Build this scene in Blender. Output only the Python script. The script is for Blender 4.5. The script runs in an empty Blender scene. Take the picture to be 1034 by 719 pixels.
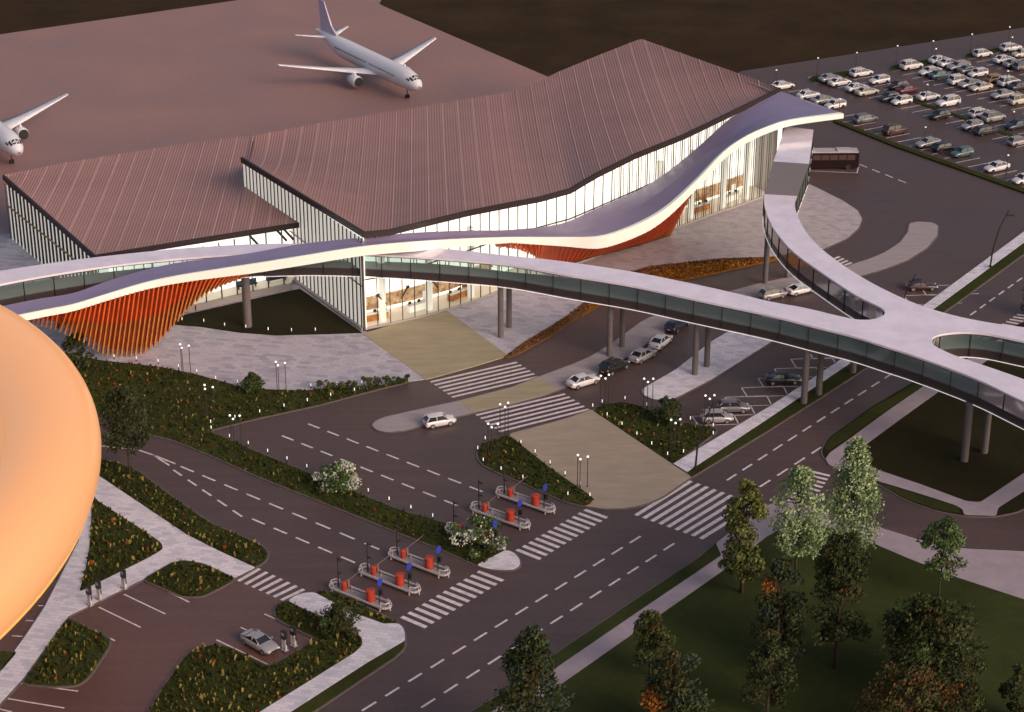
import bpy, math, random
from mathutils import Vector, Matrix
from mathutils.geometry import tessellate_polygon
random.seed(7)
S = bpy.context.scene
COL = S.collection
R = math.radians
# ------------------------------------------------------------------ camera geometry (survey of the site)
F, PIT, H, CX, CY = 2050.0, R(24.4), 120.0, 517.0, 359.5
sp, cp = math.sin(PIT), math.cos(PIT)
def g(x, y, z=0.0):
    u = (x-CX)/F; v = (y-CY)/F
    t = (z-H)/-(sp+v*cp)
    return (u*t, (cp-v*sp)*t)
def g3(x, y, z=0.0):
    a = g(x, y, z); return (a[0], a[1], z)
def dseg(p, pl):
    b = 1e9
    for (x0, y0), (x1, y1) in zip(pl, pl[1:]):
        L = (x1-x0)**2+(y1-y0)**2; t = max(0, min(1, ((p[0]-x0)*(x1-x0)+(p[1]-y0)*(y1-y0))/L))
        b = min(b, math.hypot(p[0]-x0-t*(x1-x0), p[1]-y0-t*(y1-y0)))
    return b
def solvez(x, y, pl, lo=0, hi=30):
    return min((dseg(g(x, y, k/10), pl), k/10) for k in range(int(lo*10), int(hi*10)))[1]
def lerp(a, b, t): return tuple(p+(q-p)*t for p, q in zip(a, b))
def catmull(pts, n=6, closed=False):
    out = []; N = len(pts)
    rng = range(N) if closed else range(N-1)
    for i in rng:
        p1 = pts[i]; p2 = pts[(i+1) % N]
        p0 = pts[i-1] if (closed or i > 0) else p1
        p3 = pts[(i+2) % N] if (closed or i+2 < N) else p2
        for k in range(n):
            t = k/n
            out.append(tuple(0.5*((2*b)+(-a+c)*t+(2*a-5*b+4*c-d)*t*t+(-a+3*b-3*c+d)*t**3) for a, b, c, d in zip(p0, p1, p2, p3)))
    if not closed: out.append(tuple(pts[-1]))
    return out
def resample(pts, step):
    """points every `step` metres along a polyline"""
    out = [pts[0]]; acc = 0
    for a, b in zip(pts, pts[1:]):
        L = math.dist(a, b)
        d = step-acc
        while d <= L:
            out.append(lerp(a, b, d/L)); d += step
        acc = (acc+L) % step if L > 0 else acc
    return out
# ------------------------------------------------------------------ materials
MATS = {}
def nodes(m):
    m.use_nodes = True; nt = m.node_tree
    return nt, nt.nodes['Principled BSDF']
def mat(name, col, rough=0.6, metal=0.0, var=0.0, scale=1.0, emit=None, es=0.0, bump=0.0, col2=None, detail=4, stretch=None, spec=0.5, coat=0.0):
    if name in MATS: return MATS[name]
    m = bpy.data.materials.new(name); nt, b = nodes(m)
    c = (*col, 1)
    b.inputs['Base Color'].default_value = c
    b.inputs['Roughness'].default_value = rough; b.inputs['Metallic'].default_value = metal
    b.inputs['Specular IOR Level'].default_value = spec
    b.inputs['Coat Weight'].default_value = coat
    if var > 0 or col2 or bump > 0:
        tc = nt.nodes.new('ShaderNodeTexCoord'); mp = nt.nodes.new('ShaderNodeMapping')
        nt.links.new(tc.outputs['Object'], mp.inputs['Vector'])
        if stretch: mp.inputs['Scale'].default_value = stretch[:3]; mp.inputs['Rotation'].default_value = (0, 0, stretch[3] if len(stretch) > 3 else 0)
        n = nt.nodes.new('ShaderNodeTexNoise'); n.inputs['Scale'].default_value = scale; n.inputs['Detail'].default_value = detail
        n.inputs['Roughness'].default_value = 0.65
        nt.links.new(mp.outputs['Vector'], n.inputs['Vector'])
        rp = nt.nodes.new('ShaderNodeValToRGB')
        rp.color_ramp.elements[0].position = 0.35; rp.color_ramp.elements[1].position = 0.65
        if col2: a, d = col, col2
        else: a = tuple(x*(1-var) for x in col); d = tuple(min(1, x*(1+var)) for x in col)
        rp.color_ramp.elements[0].color = (*a, 1); rp.color_ramp.elements[1].color = (*d, 1)
        nt.links.new(n.outputs['Fac'], rp.inputs['Fac']); nt.links.new(rp.outputs['Color'], b.inputs['Base Color'])
        if bump > 0:
            bp = nt.nodes.new('ShaderNodeBump'); bp.inputs['Strength'].default_value = bump; bp.inputs['Distance'].default_value = 0.05
            nt.links.new(n.outputs['Fac'], bp.inputs['Height']); nt.links.new(bp.outputs['Normal'], b.inputs['Normal'])
    if emit:
        b.inputs['Emission Color'].default_value = (*emit, 1); b.inputs['Emission Strength'].default_value = es
    MATS[name] = m
    return m
def asphalt_mat(name, col, rough=0.5, spec=0.5):
    m = bpy.data.materials.new(name); nt, b = nodes(m); L = nt.links
    tc = nt.nodes.new('ShaderNodeTexCoord')
    def noise(sc, det, st=None):
        n = nt.nodes.new('ShaderNodeTexNoise'); n.inputs['Scale'].default_value = sc; n.inputs['Detail'].default_value = det
        if st:
            mp = nt.nodes.new('ShaderNodeMapping'); mp.inputs['Scale'].default_value = st[:3]; mp.inputs['Rotation'].default_value = (0, 0, st[3])
            L.new(tc.outputs['Object'], mp.inputs['Vector']); L.new(mp.outputs['Vector'], n.inputs['Vector'])
        else: L.new(tc.outputs['Object'], n.inputs['Vector'])
        return n
    a = noise(0.06, 3); c = noise(1.4, 8)
    mx = nt.nodes.new('ShaderNodeMath'); mx.operation = 'ADD'
    L.new(a.outputs['Fac'], mx.inputs[0]); L.new(c.outputs['Fac'], mx.inputs[1])
    rp = nt.nodes.new('ShaderNodeMapRange'); rp.inputs['From Min'].default_value = 0.7; rp.inputs['From Max'].default_value = 1.3
    rp.inputs['To Min'].default_value = 0.86; rp.inputs['To Max'].default_value = 1.14
    L.new(mx.outputs[0], rp.inputs['Value'])
    w = noise(1.0, 4, (.035, .9, 1, R(-50) if name == 'asphalt' else 0)); rw = nt.nodes.new('ShaderNodeMapRange')
    rw.inputs['From Min'].default_value = .3; rw.inputs['From Max'].default_value = .7; rw.inputs['To Min'].default_value = .98 if name == 'apron_concrete' else .9; rw.inputs['To Max'].default_value = 1.02 if name == 'apron_concrete' else 1.1
    L.new(w.outputs['Fac'], rw.inputs['Value']); mq = nt.nodes.new('ShaderNodeMath'); mq.operation = 'MULTIPLY'
    L.new(rp.outputs[0], mq.inputs[0]); L.new(rw.outputs[0], mq.inputs[1]); rp = mq
    mm = nt.nodes.new('ShaderNodeVectorMath'); mm.operation = 'SCALE'; mm.inputs[0].default_value = col
    L.new(rp.outputs[0], mm.inputs['Scale']); L.new(mm.outputs[0], b.inputs['Base Color'])
    r2 = nt.nodes.new('ShaderNodeMapRange'); r2.inputs['From Min'].default_value = 0.3; r2.inputs['From Max'].default_value = 0.7
    r2.inputs['To Min'].default_value = rough-0.08; r2.inputs['To Max'].default_value = rough+0.1
    L.new(a.outputs['Fac'], r2.inputs['Value']); L.new(r2.outputs[0], b.inputs['Roughness'])
    b.inputs['Specular IOR Level'].default_value = spec
    MATS[name] = m; return m
def paver_mat(name, c1, c2, c3, w=0.9, h=0.35, rot=0.0, mort=0.012):
    m = bpy.data.materials.new(name); nt, b = nodes(m); L = nt.links
    tc = nt.nodes.new('ShaderNodeTexCoord'); mp = nt.nodes.new('ShaderNodeMapping'); mp.inputs['Rotation'].default_value = (0, 0, rot)
    L.new(tc.outputs['Object'], mp.inputs['Vector'])
    br = nt.nodes.new('ShaderNodeTexBrick'); br.inputs['Scale'].default_value = 1.0
    br.inputs['Brick Width'].default_value = w; br.inputs['Row Height'].default_value = h; br.inputs['Mortar Size'].default_value = mort
    br.inputs['Color1'].default_value = (*c1, 1); br.inputs['Color2'].default_value = (*c2, 1); br.inputs['Mortar'].default_value = (*c3, 1)
    br.inputs['Bias'].default_value = -0.45
    L.new(mp.outputs['Vector'], br.inputs['Vector'])
    n = nt.nodes.new('ShaderNodeTexNoise'); n.inputs['Scale'].default_value = 0.5; n.inputs['Detail'].default_value = 6
    L.new(tc.outputs['Object'], n.inputs['Vector'])
    mr = nt.nodes.new('ShaderNodeMapRange'); mr.inputs['To Min'].default_value = 0.78; mr.inputs['To Max'].default_value = 1.22
    L.new(n.outputs['Fac'], mr.inputs['Value'])
    mm = nt.nodes.new('ShaderNodeVectorMath'); mm.operation = 'SCALE'
    L.new(br.outputs['Color'], mm.inputs[0]); L.new(mr.outputs[0], mm.inputs['Scale']); L.new(mm.outputs[0], b.inputs['Base Color'])
    b.inputs['Roughness'].default_value = 0.7
    MATS[name] = m; return m
def grass_mat(name, a, b_, c, sc=1.2):
    m = bpy.data.materials.new(name); nt, b = nodes(m); L = nt.links
    tc = nt.nodes.new('ShaderNodeTexCoord')
    n = nt.nodes.new('ShaderNodeTexNoise'); n.inputs['Scale'].default_value = sc; n.inputs['Detail'].default_value = 8; n.inputs['Roughness'].default_value = 0.8
    n2 = nt.nodes.new('ShaderNodeTexNoise'); n2.inputs['Scale'].default_value = 0.07; n2.inputs['Detail'].default_value = 3
    L.new(tc.outputs['Object'], n.inputs['Vector']); L.new(tc.outputs['Object'], n2.inputs['Vector'])
    rp = nt.nodes.new('ShaderNodeValToRGB'); e = rp.color_ramp.elements
    e[0].position = 0.3; e[0].color = (*a, 1); e[1].position = 0.72; e[1].color = (*c, 1)
    k = e.new(0.52); k.color = (*b_, 1)
    L.new(n.outputs['Fac'], rp.inputs['Fac'])
    mr = nt.nodes.new('ShaderNodeMapRange'); mr.inputs['From Min'].default_value = .3; mr.inputs['From Max'].default_value = .7
    mr.inputs['To Min'].default_value = 0.75; mr.inputs['To Max'].default_value = 1.25
    L.new(n2.outputs['Fac'], mr.inputs['Value'])
    mm = nt.nodes.new('ShaderNodeVectorMath'); mm.operation = 'SCALE'
    L.new(rp.outputs['Color'], mm.inputs[0]); L.new(mr.outputs[0], mm.inputs['Scale']); L.new(mm.outputs[0], b.inputs['Base Color'])
    b.inputs['Roughness'].default_value = 0.95; b.inputs['Specular IOR Level'].default_value = 0.1
    MATS[name] = m; return m
def glass_mat(name, tint, gloss=0.04, fres=1.45, trans=1.0, body=None):
    """thin glazing: tinted see-through with a mirror-like share that grows at grazing angles"""
    m = bpy.data.materials.new(name); m.use_nodes = True; nt = m.node_tree; L = nt.links
    for n in list(nt.nodes):
        if n.type != 'OUTPUT_MATERIAL': nt.nodes.remove(n)
    out = [n for n in nt.nodes if n.type == 'OUTPUT_MATERIAL'][0]
    t = nt.nodes.new('ShaderNodeBsdfTransparent'); t.inputs['Color'].default_value = (*tint, 1)
    gl = nt.nodes.new('ShaderNodeBsdfGlossy'); gl.inputs['Roughness'].default_value = gloss; gl.inputs['Color'].default_value = (.95, .95, .95, 1)
    fr = nt.nodes.new('ShaderNodeFresnel'); fr.inputs['IOR'].default_value = fres
    mx = nt.nodes.new('ShaderNodeMixShader')
    L.new(fr.outputs[0], mx.inputs[0]); L.new(t.outputs[0], mx.inputs[1]); L.new(gl.outputs[0], mx.inputs[2])
    last = mx
    if body:
        d = nt.nodes.new('ShaderNodeBsdfDiffuse'); d.inputs['Color'].default_value = (*body, 1)
        m2 = nt.nodes.new('ShaderNodeMixShader'); m2.inputs[0].default_value = 1-trans
        L.new(mx.outputs[0], m2.inputs[1]); L.new(d.outputs[0], m2.inputs[2]); last = m2
    L.new(last.outputs[0], out.inputs['Surface'])
    MATS[name] = m; return m
def roof_mat(name, c1, c2):
    m = bpy.data.materials.new(name); nt, b = nodes(m); L = nt.links
    uv = nt.nodes.new('ShaderNodeUVMap'); uv.uv_map = 'UVMap'
    sx = nt.nodes.new('ShaderNodeSeparateXYZ'); L.new(uv.outputs[0], sx.inputs[0])
    def M(op, a, bb=None):
        n = nt.nodes.new('ShaderNodeMath'); n.operation = op
        L.new(a, n.inputs[0])
        if bb is not None: n.inputs[1].default_value = bb
        return n.outputs[0]
    s = M('SINE', M('MULTIPLY', sx.outputs['X'], 2*math.pi/0.46))
    s = M('ADD', M('MULTIPLY', s, 0.5), 0.5)
    mix = nt.nodes.new('ShaderNodeMix'); mix.data_type = 'RGBA'
    mix.inputs[6].default_value = (*c1, 1); mix.inputs[7].default_value = (*c2, 1)
    L.new(s, mix.inputs[0])
    n = nt.nodes.new('ShaderNodeTexNoise'); n.inputs['Scale'].default_value = 0.15; n.inputs['Detail'].default_value = 4
    tc = nt.nodes.new('ShaderNodeTexCoord'); L.new(tc.outputs['Object'], n.inputs['Vector'])
    mr = nt.nodes.new('ShaderNodeMapRange'); mr.inputs['To Min'].default_value = 0.82; mr.inputs['To Max'].default_value = 1.18
    L.new(n.outputs['Fac'], mr.inputs['Value'])
    mm = nt.nodes.new('ShaderNodeVectorMath'); mm.operation = 'SCALE'
    L.new(mix.outputs[2], mm.inputs[0]); L.new(mr.outputs[0], mm.inputs['Scale']); L.new(mm.outputs[0], b.inputs['Base Color'])
    bp = nt.nodes.new('ShaderNodeBump'); bp.inputs['Strength'].default_value = 0.12; bp.inputs['Distance'].default_value = 0.06
    L.new(s, bp.inputs['Height']); L.new(bp.outputs['Normal'], b.inputs['Normal'])
    b.inputs['Roughness'].default_value = 0.5; b.inputs['Metallic'].default_value = 0.15
    MATS[name] = m; return m

ASPH = asphalt_mat('asphalt', (.078, .047, .043), 0.5, 0.5)
LOT = asphalt_mat('ring_glow_asphalt', (.115, .056, .043), 0.34, 0.6)  # warm glow of the ring building painted into the asphalt as red brown
APRON = asphalt_mat('apron_concrete', (.29, .158, .135), 0.5, 0.5)
FIELD = grass_mat('far_field', (.030, .017, .007), (.036, .021, .009), (.044, .027, .011), 0.3)
LAWN = grass_mat('lawn', (.027, .034, .009), (.034, .041, .011), (.045, .052, .016), 0.8)
DARKLAWN = grass_mat('dark_lawn', (.016, .013, .005), (.020, .017, .006), (.026, .022, .008), 0.8)
MEADOW = grass_mat('meadow', (.018, .022, .006), (.034, .040, .010), (.10, .085, .022), 2.2)
STRIP = grass_mat('verge', (.022, .026, .006), (.034, .038, .009), (.045, .048, .012), 1.5)
ORANGEBED = grass_mat('autumn_bed', (.10, .035, .008), (.20, .075, .012), (.30, .13, .02), 0.9)
BROWNBED = grass_mat('brown_bed', (.07, .035, .015), (.13, .065, .03), (.19, .09, .035), 1.2)
PAVE = paver_mat('lavender_pavers', (.44, .395, .45), (.20, .19, .26), (.30, .27, .32), 1.5, 0.75, R(12), .03)
PAVE2 = paver_mat('rosy_pavers', (.42, .365, .385), (.25, .22, .25), (.30, .26, .28), 1.2, 0.7, R(10), .03)
PAVEW = paver_mat('white_pavers', (.66, .60, .66), (.32, .33, .43), (.48, .43, .49), 1.1, 0.6, R(12), .03)
PATH = paver_mat('mauve_path', (.33, .265, .30), (.30, .235, .275), (.24, .19, .21), 1.2, 1.2, R(50))
BEIGE = mat('beige_stone', (.32, .25, .19), 0.75, var=0.12, scale=0.5, stretch=(0.4, 1.6, 1, 0), detail=9)
BEIGE2 = mat('olive_stone', (.31, .255, .165), 0.75, var=0.12, scale=0.5, stretch=(0.4, 1.6, 1, 0), detail=9)
CONC = mat('island_concrete', (.31, .26, .27), 0.75, var=0.12, scale=0.5, stretch=(0.5, 2.0, 1, R(40)), detail=6)
KERB = mat('kerb_stone', (.11, .085, .085), 0.8, var=0.15, scale=1.5)
PAINT = mat('road_paint', (.60, .52, .54), 0.6, var=0.2, scale=1.6, detail=8)
ROOF = roof_mat('terracotta_ribbed_roof', (.27, .125, .105), (.46, .245, .21))
SEAM = mat('roof_seam', (.50, .31, .28), 0.5)
FASC = mat('dark_fascia', (.022, .011, .011), 0.5)
RIBTOP = mat('violet_canopy_membrane', (.235, .19, .31), 0.34, var=0.06, scale=0.2)
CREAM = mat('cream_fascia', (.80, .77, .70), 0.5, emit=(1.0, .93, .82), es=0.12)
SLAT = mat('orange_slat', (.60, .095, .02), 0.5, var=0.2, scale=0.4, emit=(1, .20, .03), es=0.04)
SLATB = mat('uplit_slat_foot', (.46, .17, .04), 0.5, var=0.2, scale=0.5)  # warm uplight on the lower slats painted in as amber
MULL = mat('dark_mullion', (.05, .042, .04), 0.5)
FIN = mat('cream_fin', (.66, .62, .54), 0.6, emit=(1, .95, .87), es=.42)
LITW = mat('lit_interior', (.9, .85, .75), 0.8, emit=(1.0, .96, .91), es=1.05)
LITF = mat('lit_floor', (.7, .62, .52), 0.35)
PLINTH = mat('plinth_concrete', (.36, .32, .31), 0.7)
WOOD = mat('orange_wood', (.42, .16, .04), 0.5, var=0.35, scale=0.8)
BLK = mat('black_steel', (.015, .014, .015), 0.45)
GLASS = glass_mat('facade_glass', (.95, .97, .96), 0.02, 1.14)
BGLASS = glass_mat('teal_glass', (.82, .92, .90), 0.08, 1.4, 0.84, (.36, .46, .45))
BROOF = mat('pale_bridge_roof', (.80, .70, .79), 0.14, var=0.08, scale=0.3, coat=0.3)
BDARK = mat('bridge_spandrel', (.045, .034, .036), 0.35)
BFLOOR = mat('bridge_floor', (.20, .19, .19), 0.6)
STRIPL = mat('light_strip', (.9, .85, .85), 0.5, emit=(1, .92, .92), es=.4)
COLM = mat('grey_column', (.12, .10, .10), 0.6, var=0.06, scale=1.0)
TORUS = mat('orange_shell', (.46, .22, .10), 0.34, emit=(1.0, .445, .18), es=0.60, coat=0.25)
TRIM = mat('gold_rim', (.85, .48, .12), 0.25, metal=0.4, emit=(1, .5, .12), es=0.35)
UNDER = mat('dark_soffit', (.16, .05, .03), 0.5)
WHITEP = mat('white_plane_paint', (.72, .68, .72), 0.3, coat=0.3)
BARK = mat('bark', (.055, .035, .025), 0.9, var=0.3, scale=3)
LEDW = mat('white_globe', (.9, .9, .9), 0.5, emit=(1, .95, .92), es=.8)
POST = mat('dark_post', (.035, .03, .032), 0.45)
RAILW = mat('white_rail', (.46, .41, .42), 0.4)
RED = mat('red_barrel', (.42, .045, .02), 0.5)
BLUE = mat('blue_sign', (.03, .04, .35), 0.4)
TYRE = mat('tyre', (.015, .014, .014), 0.8)
RIMM = mat('rim', (.32, .31, .32), 0.35, metal=0.6)
CGLASS = mat('car_glass', (.02, .02, .025), 0.08, spec=0.8)
HEADL = mat('headlight', (.7, .7, .72), 0.15)
TAILL = mat('taillight', (.35, .02, .02), 0.3)
CHROME = mat('machine_grey', (.28, .26, .27), 0.4)

# ------------------------------------------------------------------ mesh builder
class MB:
    def __init__(s): s.v = []; s.f = []; s.m = []; s.uv = None
    def add(s, vs, fs, mi=0):
        o = len(s.v); s.v += [tuple(map(float, p)) for p in vs]; s.f += [tuple(i+o for i in f) for f in fs]; s.m += [mi]*len(fs)
    def box(s, c, d, rz=0.0, mi=0, M=None):
        x, y, z = d[0]/2, d[1]/2, d[2]/2; ca, sa = math.cos(rz), math.sin(rz)
        vs = []
        for dx, dy, dz in ((-x,-y,-z),(x,-y,-z),(x,y,-z),(-x,y,-z),(-x,-y,z),(x,-y,z),(x,y,z),(-x,y,z)):
            p = Vector((dx, dy, dz))
            if M is not None: p = M @ p
            vs.append((c[0]+p.x*ca-p.y*sa, c[1]+p.x*sa+p.y*ca, c[2]+p.z))
        s.add(vs, [(0,3,2,1),(4,5,6,7),(0,1,5,4),(1,2,6,5),(2,3,7,6),(3,0,4,7)], mi)
    def beam(s, a, b, w, h, mi=0, up=(0, 0, 1)):
        a, b = Vector(a), Vector(b); d = (b-a).normalized(); u = Vector(up)
        r = d.cross(u)
        if r.length < 1e-4: r = d.cross(Vector((0, 1, 0)))
        r.normalize(); u = r.cross(d)
        vs = []
        for p in (a, b):
            for i, j in ((-1,-1),(1,-1),(1,1),(-1,1)): vs.append(p+r*(w/2*i)+u*(h/2*j))
        s.add(vs, [(0,1,2,3),(7,6,5,4),(0,4,5,1),(1,5,6,2),(2,6,7,3),(3,7,4,0)], mi)
    def tube(s, pts, rs, n=8, mi=0, cap=True):
        pts = [Vector(p) for p in pts]
        if not isinstance(rs, (list, tuple)): rs = [rs]*len(pts)
        base = len(s.v); X = None
        for i, p in enumerate(pts):
            d = (pts[min(i+1, len(pts)-1)]-pts[max(i-1, 0)]).normalized()
            if X is None:
                X = d.cross(Vector((0, 0, 1)))
                if X.length < 1e-3: X = Vector((1, 0, 0))
            X = (X-d*X.dot(d)).normalized(); Y = d.cross(X)
            for k in range(n):
                a = 2*math.pi*k/n; q = p+(X*math.cos(a)+Y*math.sin(a))*rs[i]; s.v.append(tuple(q))
        fs = []
        for i in range(len(pts)-1):
            for k in range(n):
                a = base+i*n+k; b = base+i*n+(k+1) % n
                fs.append((a, b, b+n, a+n))
        if cap:
            fs.append(tuple(base+k for k in range(n))[::-1]); fs.append(tuple(base+(len(pts)-1)*n+k for k in range(n)))
        s.f += fs; s.m += [mi]*len(fs)
    def cyl(s, c, r, z0, z1, n=14, mi=0): s.tube([(c[0], c[1], z0), (c[0], c[1], z1)], r, n, mi)
    def lathe(s, c, prof, n=16, mi=0):
        base = len(s.v)
        for r, z in prof:
            for k in range(n):
                a = 2*math.pi*k/n; s.v.append((c[0]+r*math.cos(a), c[1]+r*math.sin(a), c[2]+z))
        fs = []
        for i in range(len(prof)-1):
            for k in range(n):
                a = base+i*n+k; b = base+i*n+(k+1) % n; fs.append((a, b, b+n, a+n))
        s.f += fs; s.m += [mi]*len(fs)
    def prism(s, poly, z0, z1, mi=0, bottom=True):
        n = len(poly)
        ar = sum(poly[i][0]*poly[(i+1) % n][1]-poly[(i+1) % n][0]*poly[i][1] for i in range(n))
        if ar < 0: poly = poly[::-1]
        tri = tessellate_polygon([[Vector((p[0], p[1], 0)) for p in poly]])
        vs = [(p[0], p[1], z1) for p in poly]+[(p[0], p[1], z0) for p in poly]
        fs = []
        for t in tri:
            a, b, c = (poly[i] for i in t)
            if (b[0]-a[0])*(c[1]-a[1])-(b[1]-a[1])*(c[0]-a[0]) < 0: t = t[::-1]
            fs.append(tuple(t))
            if bottom: fs.append(tuple(i+n for i in t[::-1]))
        for i in range(n):
            j = (i+1) % n; fs.append((i+n, j+n, j, i))
        s.add(vs, fs, mi)
    def strip(s, A, B, mi=0):
        n = len(A); s.add(list(A)+list(B), [(i, i+1, n+i+1, n+i) for i in range(n-1)], mi)
    def build(s, name, m, parent=None, smooth=False, uv=None):
        me = bpy.data.meshes.new(name)
        off = Vector((0, 0, 0))
        if parent is not None and parent.get('_w'): off = Vector(parent['_w'])
        me.from_pydata([(p[0]-off.x, p[1]-off.y, p[2]-off.z) for p in s.v], [], s.f)
        for x in (m if isinstance(m, (list, tuple)) else [m]): me.materials.append(x)
        if isinstance(m, (list, tuple)):
            me.polygons.foreach_set('material_index', s.m)
        if smooth: me.polygons.foreach_set('use_smooth', [True]*len(me.polygons))
        if uv:
            l = me.uv_layers.new(name='UVMap')
            for lp in me.loops: l.data[lp.index].uv = uv[lp.vertex_index]
        me.update()
        o = bpy.data.objects.new(name, me); COL.objects.link(o)
        if parent is not None: o.parent = parent
        return o
def thing(name, label, cat, loc=(0, 0, 0), rz=0.0, group=None, world=False):
    o = bpy.data.objects.new(name, None); COL.objects.link(o); o.empty_display_size = 0.5
    o.location = loc if len(loc) == 3 else (*loc, 0); o.rotation_euler = (0, 0, rz)
    o['label'] = label; o['category'] = cat
    if group: o['group'] = group
    if world: o['_w'] = list(o.location)
    return o
def tag(o, label=None, cat=None, group=None, kind=None):
    if label: o['label'] = label
    if cat: o['category'] = cat
    if group: o['group'] = group
    if kind: o['kind'] = kind
    return o
def centre(o, base=None):
    """put the origin of a one-mesh thing at its base"""
    me = o.data; vs = me.vertices
    x = sum(v.co.x for v in vs)/len(vs); y = sum(v.co.y for v in vs)/len(vs); z = min(v.co.z for v in vs)
    me.transform(Matrix.Translation((-x, -y, -z))); o.location = (x, y, z); return o
KIDS = {}
def copy_tree(src, loc, rz, label=None, mats=None, parent=None):
    c = src.copy(); COL.objects.link(c)
    if parent is None:
        c.location = loc if len(loc) == 3 else (*loc, 0); c.rotation_euler = (0, 0, rz)
        if label: c['label'] = label
    else: c.parent = parent
    for ch in src.children: copy_tree(ch, None, None, None, mats, c)
    if mats and c.data and c.name.split('.')[0] in mats:
        me = c.data; key = (me.name, mats[c.name.split('.')[0]].name)
        if key not in KIDS:
            k = me.copy(); k.materials[0] = mats[c.name.split('.')[0]]; KIDS[key] = k
        c.data = KIDS[key]
    return c

# ------------------------------------------------------------------ ground
def struct(name, mb, m): return tag(mb.build(name, m), kind='structure')
def P(px, z=0.12, sm=0, closed=True):
    w = [g(x, y, z) for x, y in px]
    return catmull(w, sm, closed) if sm else w
def offset(poly, d):
    n = len(poly); ar = sum(poly[i][0]*poly[(i+1) % n][1]-poly[(i+1) % n][0]*poly[i][1] for i in range(n))
    sgn = 1 if ar > 0 else -1; out = []
    for i in range(n):
        a, b, c = Vector(poly[i-1][:2]), Vector(poly[i][:2]), Vector(poly[(i+1) % n][:2])
        e1 = (b-a); e2 = (c-b)
        if e1.length < 1e-6 or e2.length < 1e-6: out.append(tuple(b)); continue
        e1.normalize(); e2.normalize()
        n1 = Vector((e1.y, -e1.x))*sgn; n2 = Vector((e2.y, -e2.x))*sgn
        m = n1+n2
        if m.length < 0.2: m = n1
        m.normalize(); k = d/max(0.5, m.dot(n1)); out.append(tuple(b+m*k))
    return out
def fillet(w, r):
    out = []; n = len(w)
    for i in range(n):
        a, b, c = Vector(w[i-1]), Vector(w[i]), Vector(w[(i+1) % n])
        d1 = (a-b); d2 = (c-b); k = min(r, d1.length*0.42, d2.length*0.42)
        if k < 0.05: out.append(tuple(b)); continue
        p = b+d1.normalized()*k; q = b+d2.normalized()*k
        for t in (0, .25, .5, .75, 1): out.append(tuple(p*(1-t)**2+b*2*t*(1-t)+q*t*t))
    return out
def pad(name, px, top, m, kerb=True, r=0.6, kw=0.22):
    w = fillet(P(px, top), r)
    mb = MB(); mb.prism(w, 0.0, top); o = struct(name, mb, m)
    if kerb:
        mb = MB(); mb.prism(offset(w, kw), 0.001, top-0.03); struct('kerb', mb, KERB)
    return w
mb = MB(); mb.add([(-3500, -300, -.08), (3500, -300, -.08), (3500, 6000, -.08), (-3500, 6000, -.08)], [(0, 1, 2, 3)]); struct('ground', mb, FIELD)
mb = MB(); mb.add([(*g(x, y), -.03) for x, y in [(-420, 95), (240, 0), (262, -4), (400, -22), (384, 1.5), (383, 3.5), (386, 5.5), (600, 97.5), (640, 200), (300, 330), (-420, 330)]], [tuple(range(11))[::-1]]); struct('apron', mb, APRON)
mb = MB(); W_ = [g(x, y) for x, y in [(748.5, 71.8), (1034, 27.7), (1300, -13), (1500, 200), (1500, 900), (-400, 1100), (-500, 250), (300, 235), (620, 150)]]
mb.prism(W_, -0.05, 0.0); struct('asphalt', mb, ASPH)

mb = MB(); mb.prism([g(x, y) for x, y in [(-80, 600), (60, 585), (150, 570), (236, 583.5), (262, 596), (290, 607), (330, 645), (270, 690), (150, 760), (-80, 800)]], -.03, .003); struct('asphalt', mb, LOT)
meadows = []
pad('paving', [(-150, 236), (6, 236), (60, 238), (300, 285), (370, 335), (400.5, 360), (430.5, 382.5), (411, 385), (383, 388.75), (345.5, 390.5), (308, 394), (258, 392.5), (242.5, 390), (197, 377.5), (160, 370), (100, 363.75), (60, 356), (-60, 345)], .12, PAVE, False, .1)
meadows.append(('a', pad('meadow', [(-20, 345), (60, 355), (100, 363.5), (160, 370), (197, 377.5), (242.5, 390), (258, 393), (308, 394.3), (345.5, 390.8), (383, 389), (413, 385.2), (398, 388.5), (370.5, 395.5), (320.5, 409), (258, 422.5), (210, 434.5), (258, 455.5), (330, 485), (400, 513.5), (455.7, 530), (511, 555.6), (484, 571.5), (445.5, 554), (408, 539.5), (330, 508), (258, 479.5), (212.5, 459), (175, 444), (155, 439), (100, 417), (20, 385)], .14, MEADOW, r=.8), 1.0))
pad('paving', [(480.5, 570.5), (511, 555), (520, 558.5), (525, 565), (525, 571), (519, 575), (504.5, 575.3), (493, 574)], .15, PAVEW, r=.9)
pad('dark_lawn', [(172, 327.5), (185, 318), (293, 293.5), (303, 291.5), (366, 336), (340, 337), (278.5, 338.6), (240, 335.6), (203, 330)], .16, DARKLAWN, False, .2)
pad('plaza', [(366, 337), (405, 325), (452, 314), (512.5, 359), (497, 364), (477, 370), (452, 377), (430, 383)], .15, BEIGE2, False, .05)
pad('paving', [(440, 300), (500, 270), (600, 230), (700, 200), (790, 165), (806, 181), (826, 190), (851, 202.5), (866, 212.5), (870.5, 221), (867, 230), (856, 240), (832, 251), (800, 258), (771, 261), (728.5, 262), (691, 266), (656, 270), (640, 276), (600, 302), (593, 303), (553.5, 333), (512.5, 359), (450, 314)], .12, PAVE2, True, .6)
pad('paving', [(441, 300), (500, 270), (640, 276), (600, 302), (593, 302.6), (553.5, 332.6), (512.9, 358.5), (451, 313)], .13, PAVE, False, .1)
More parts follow.
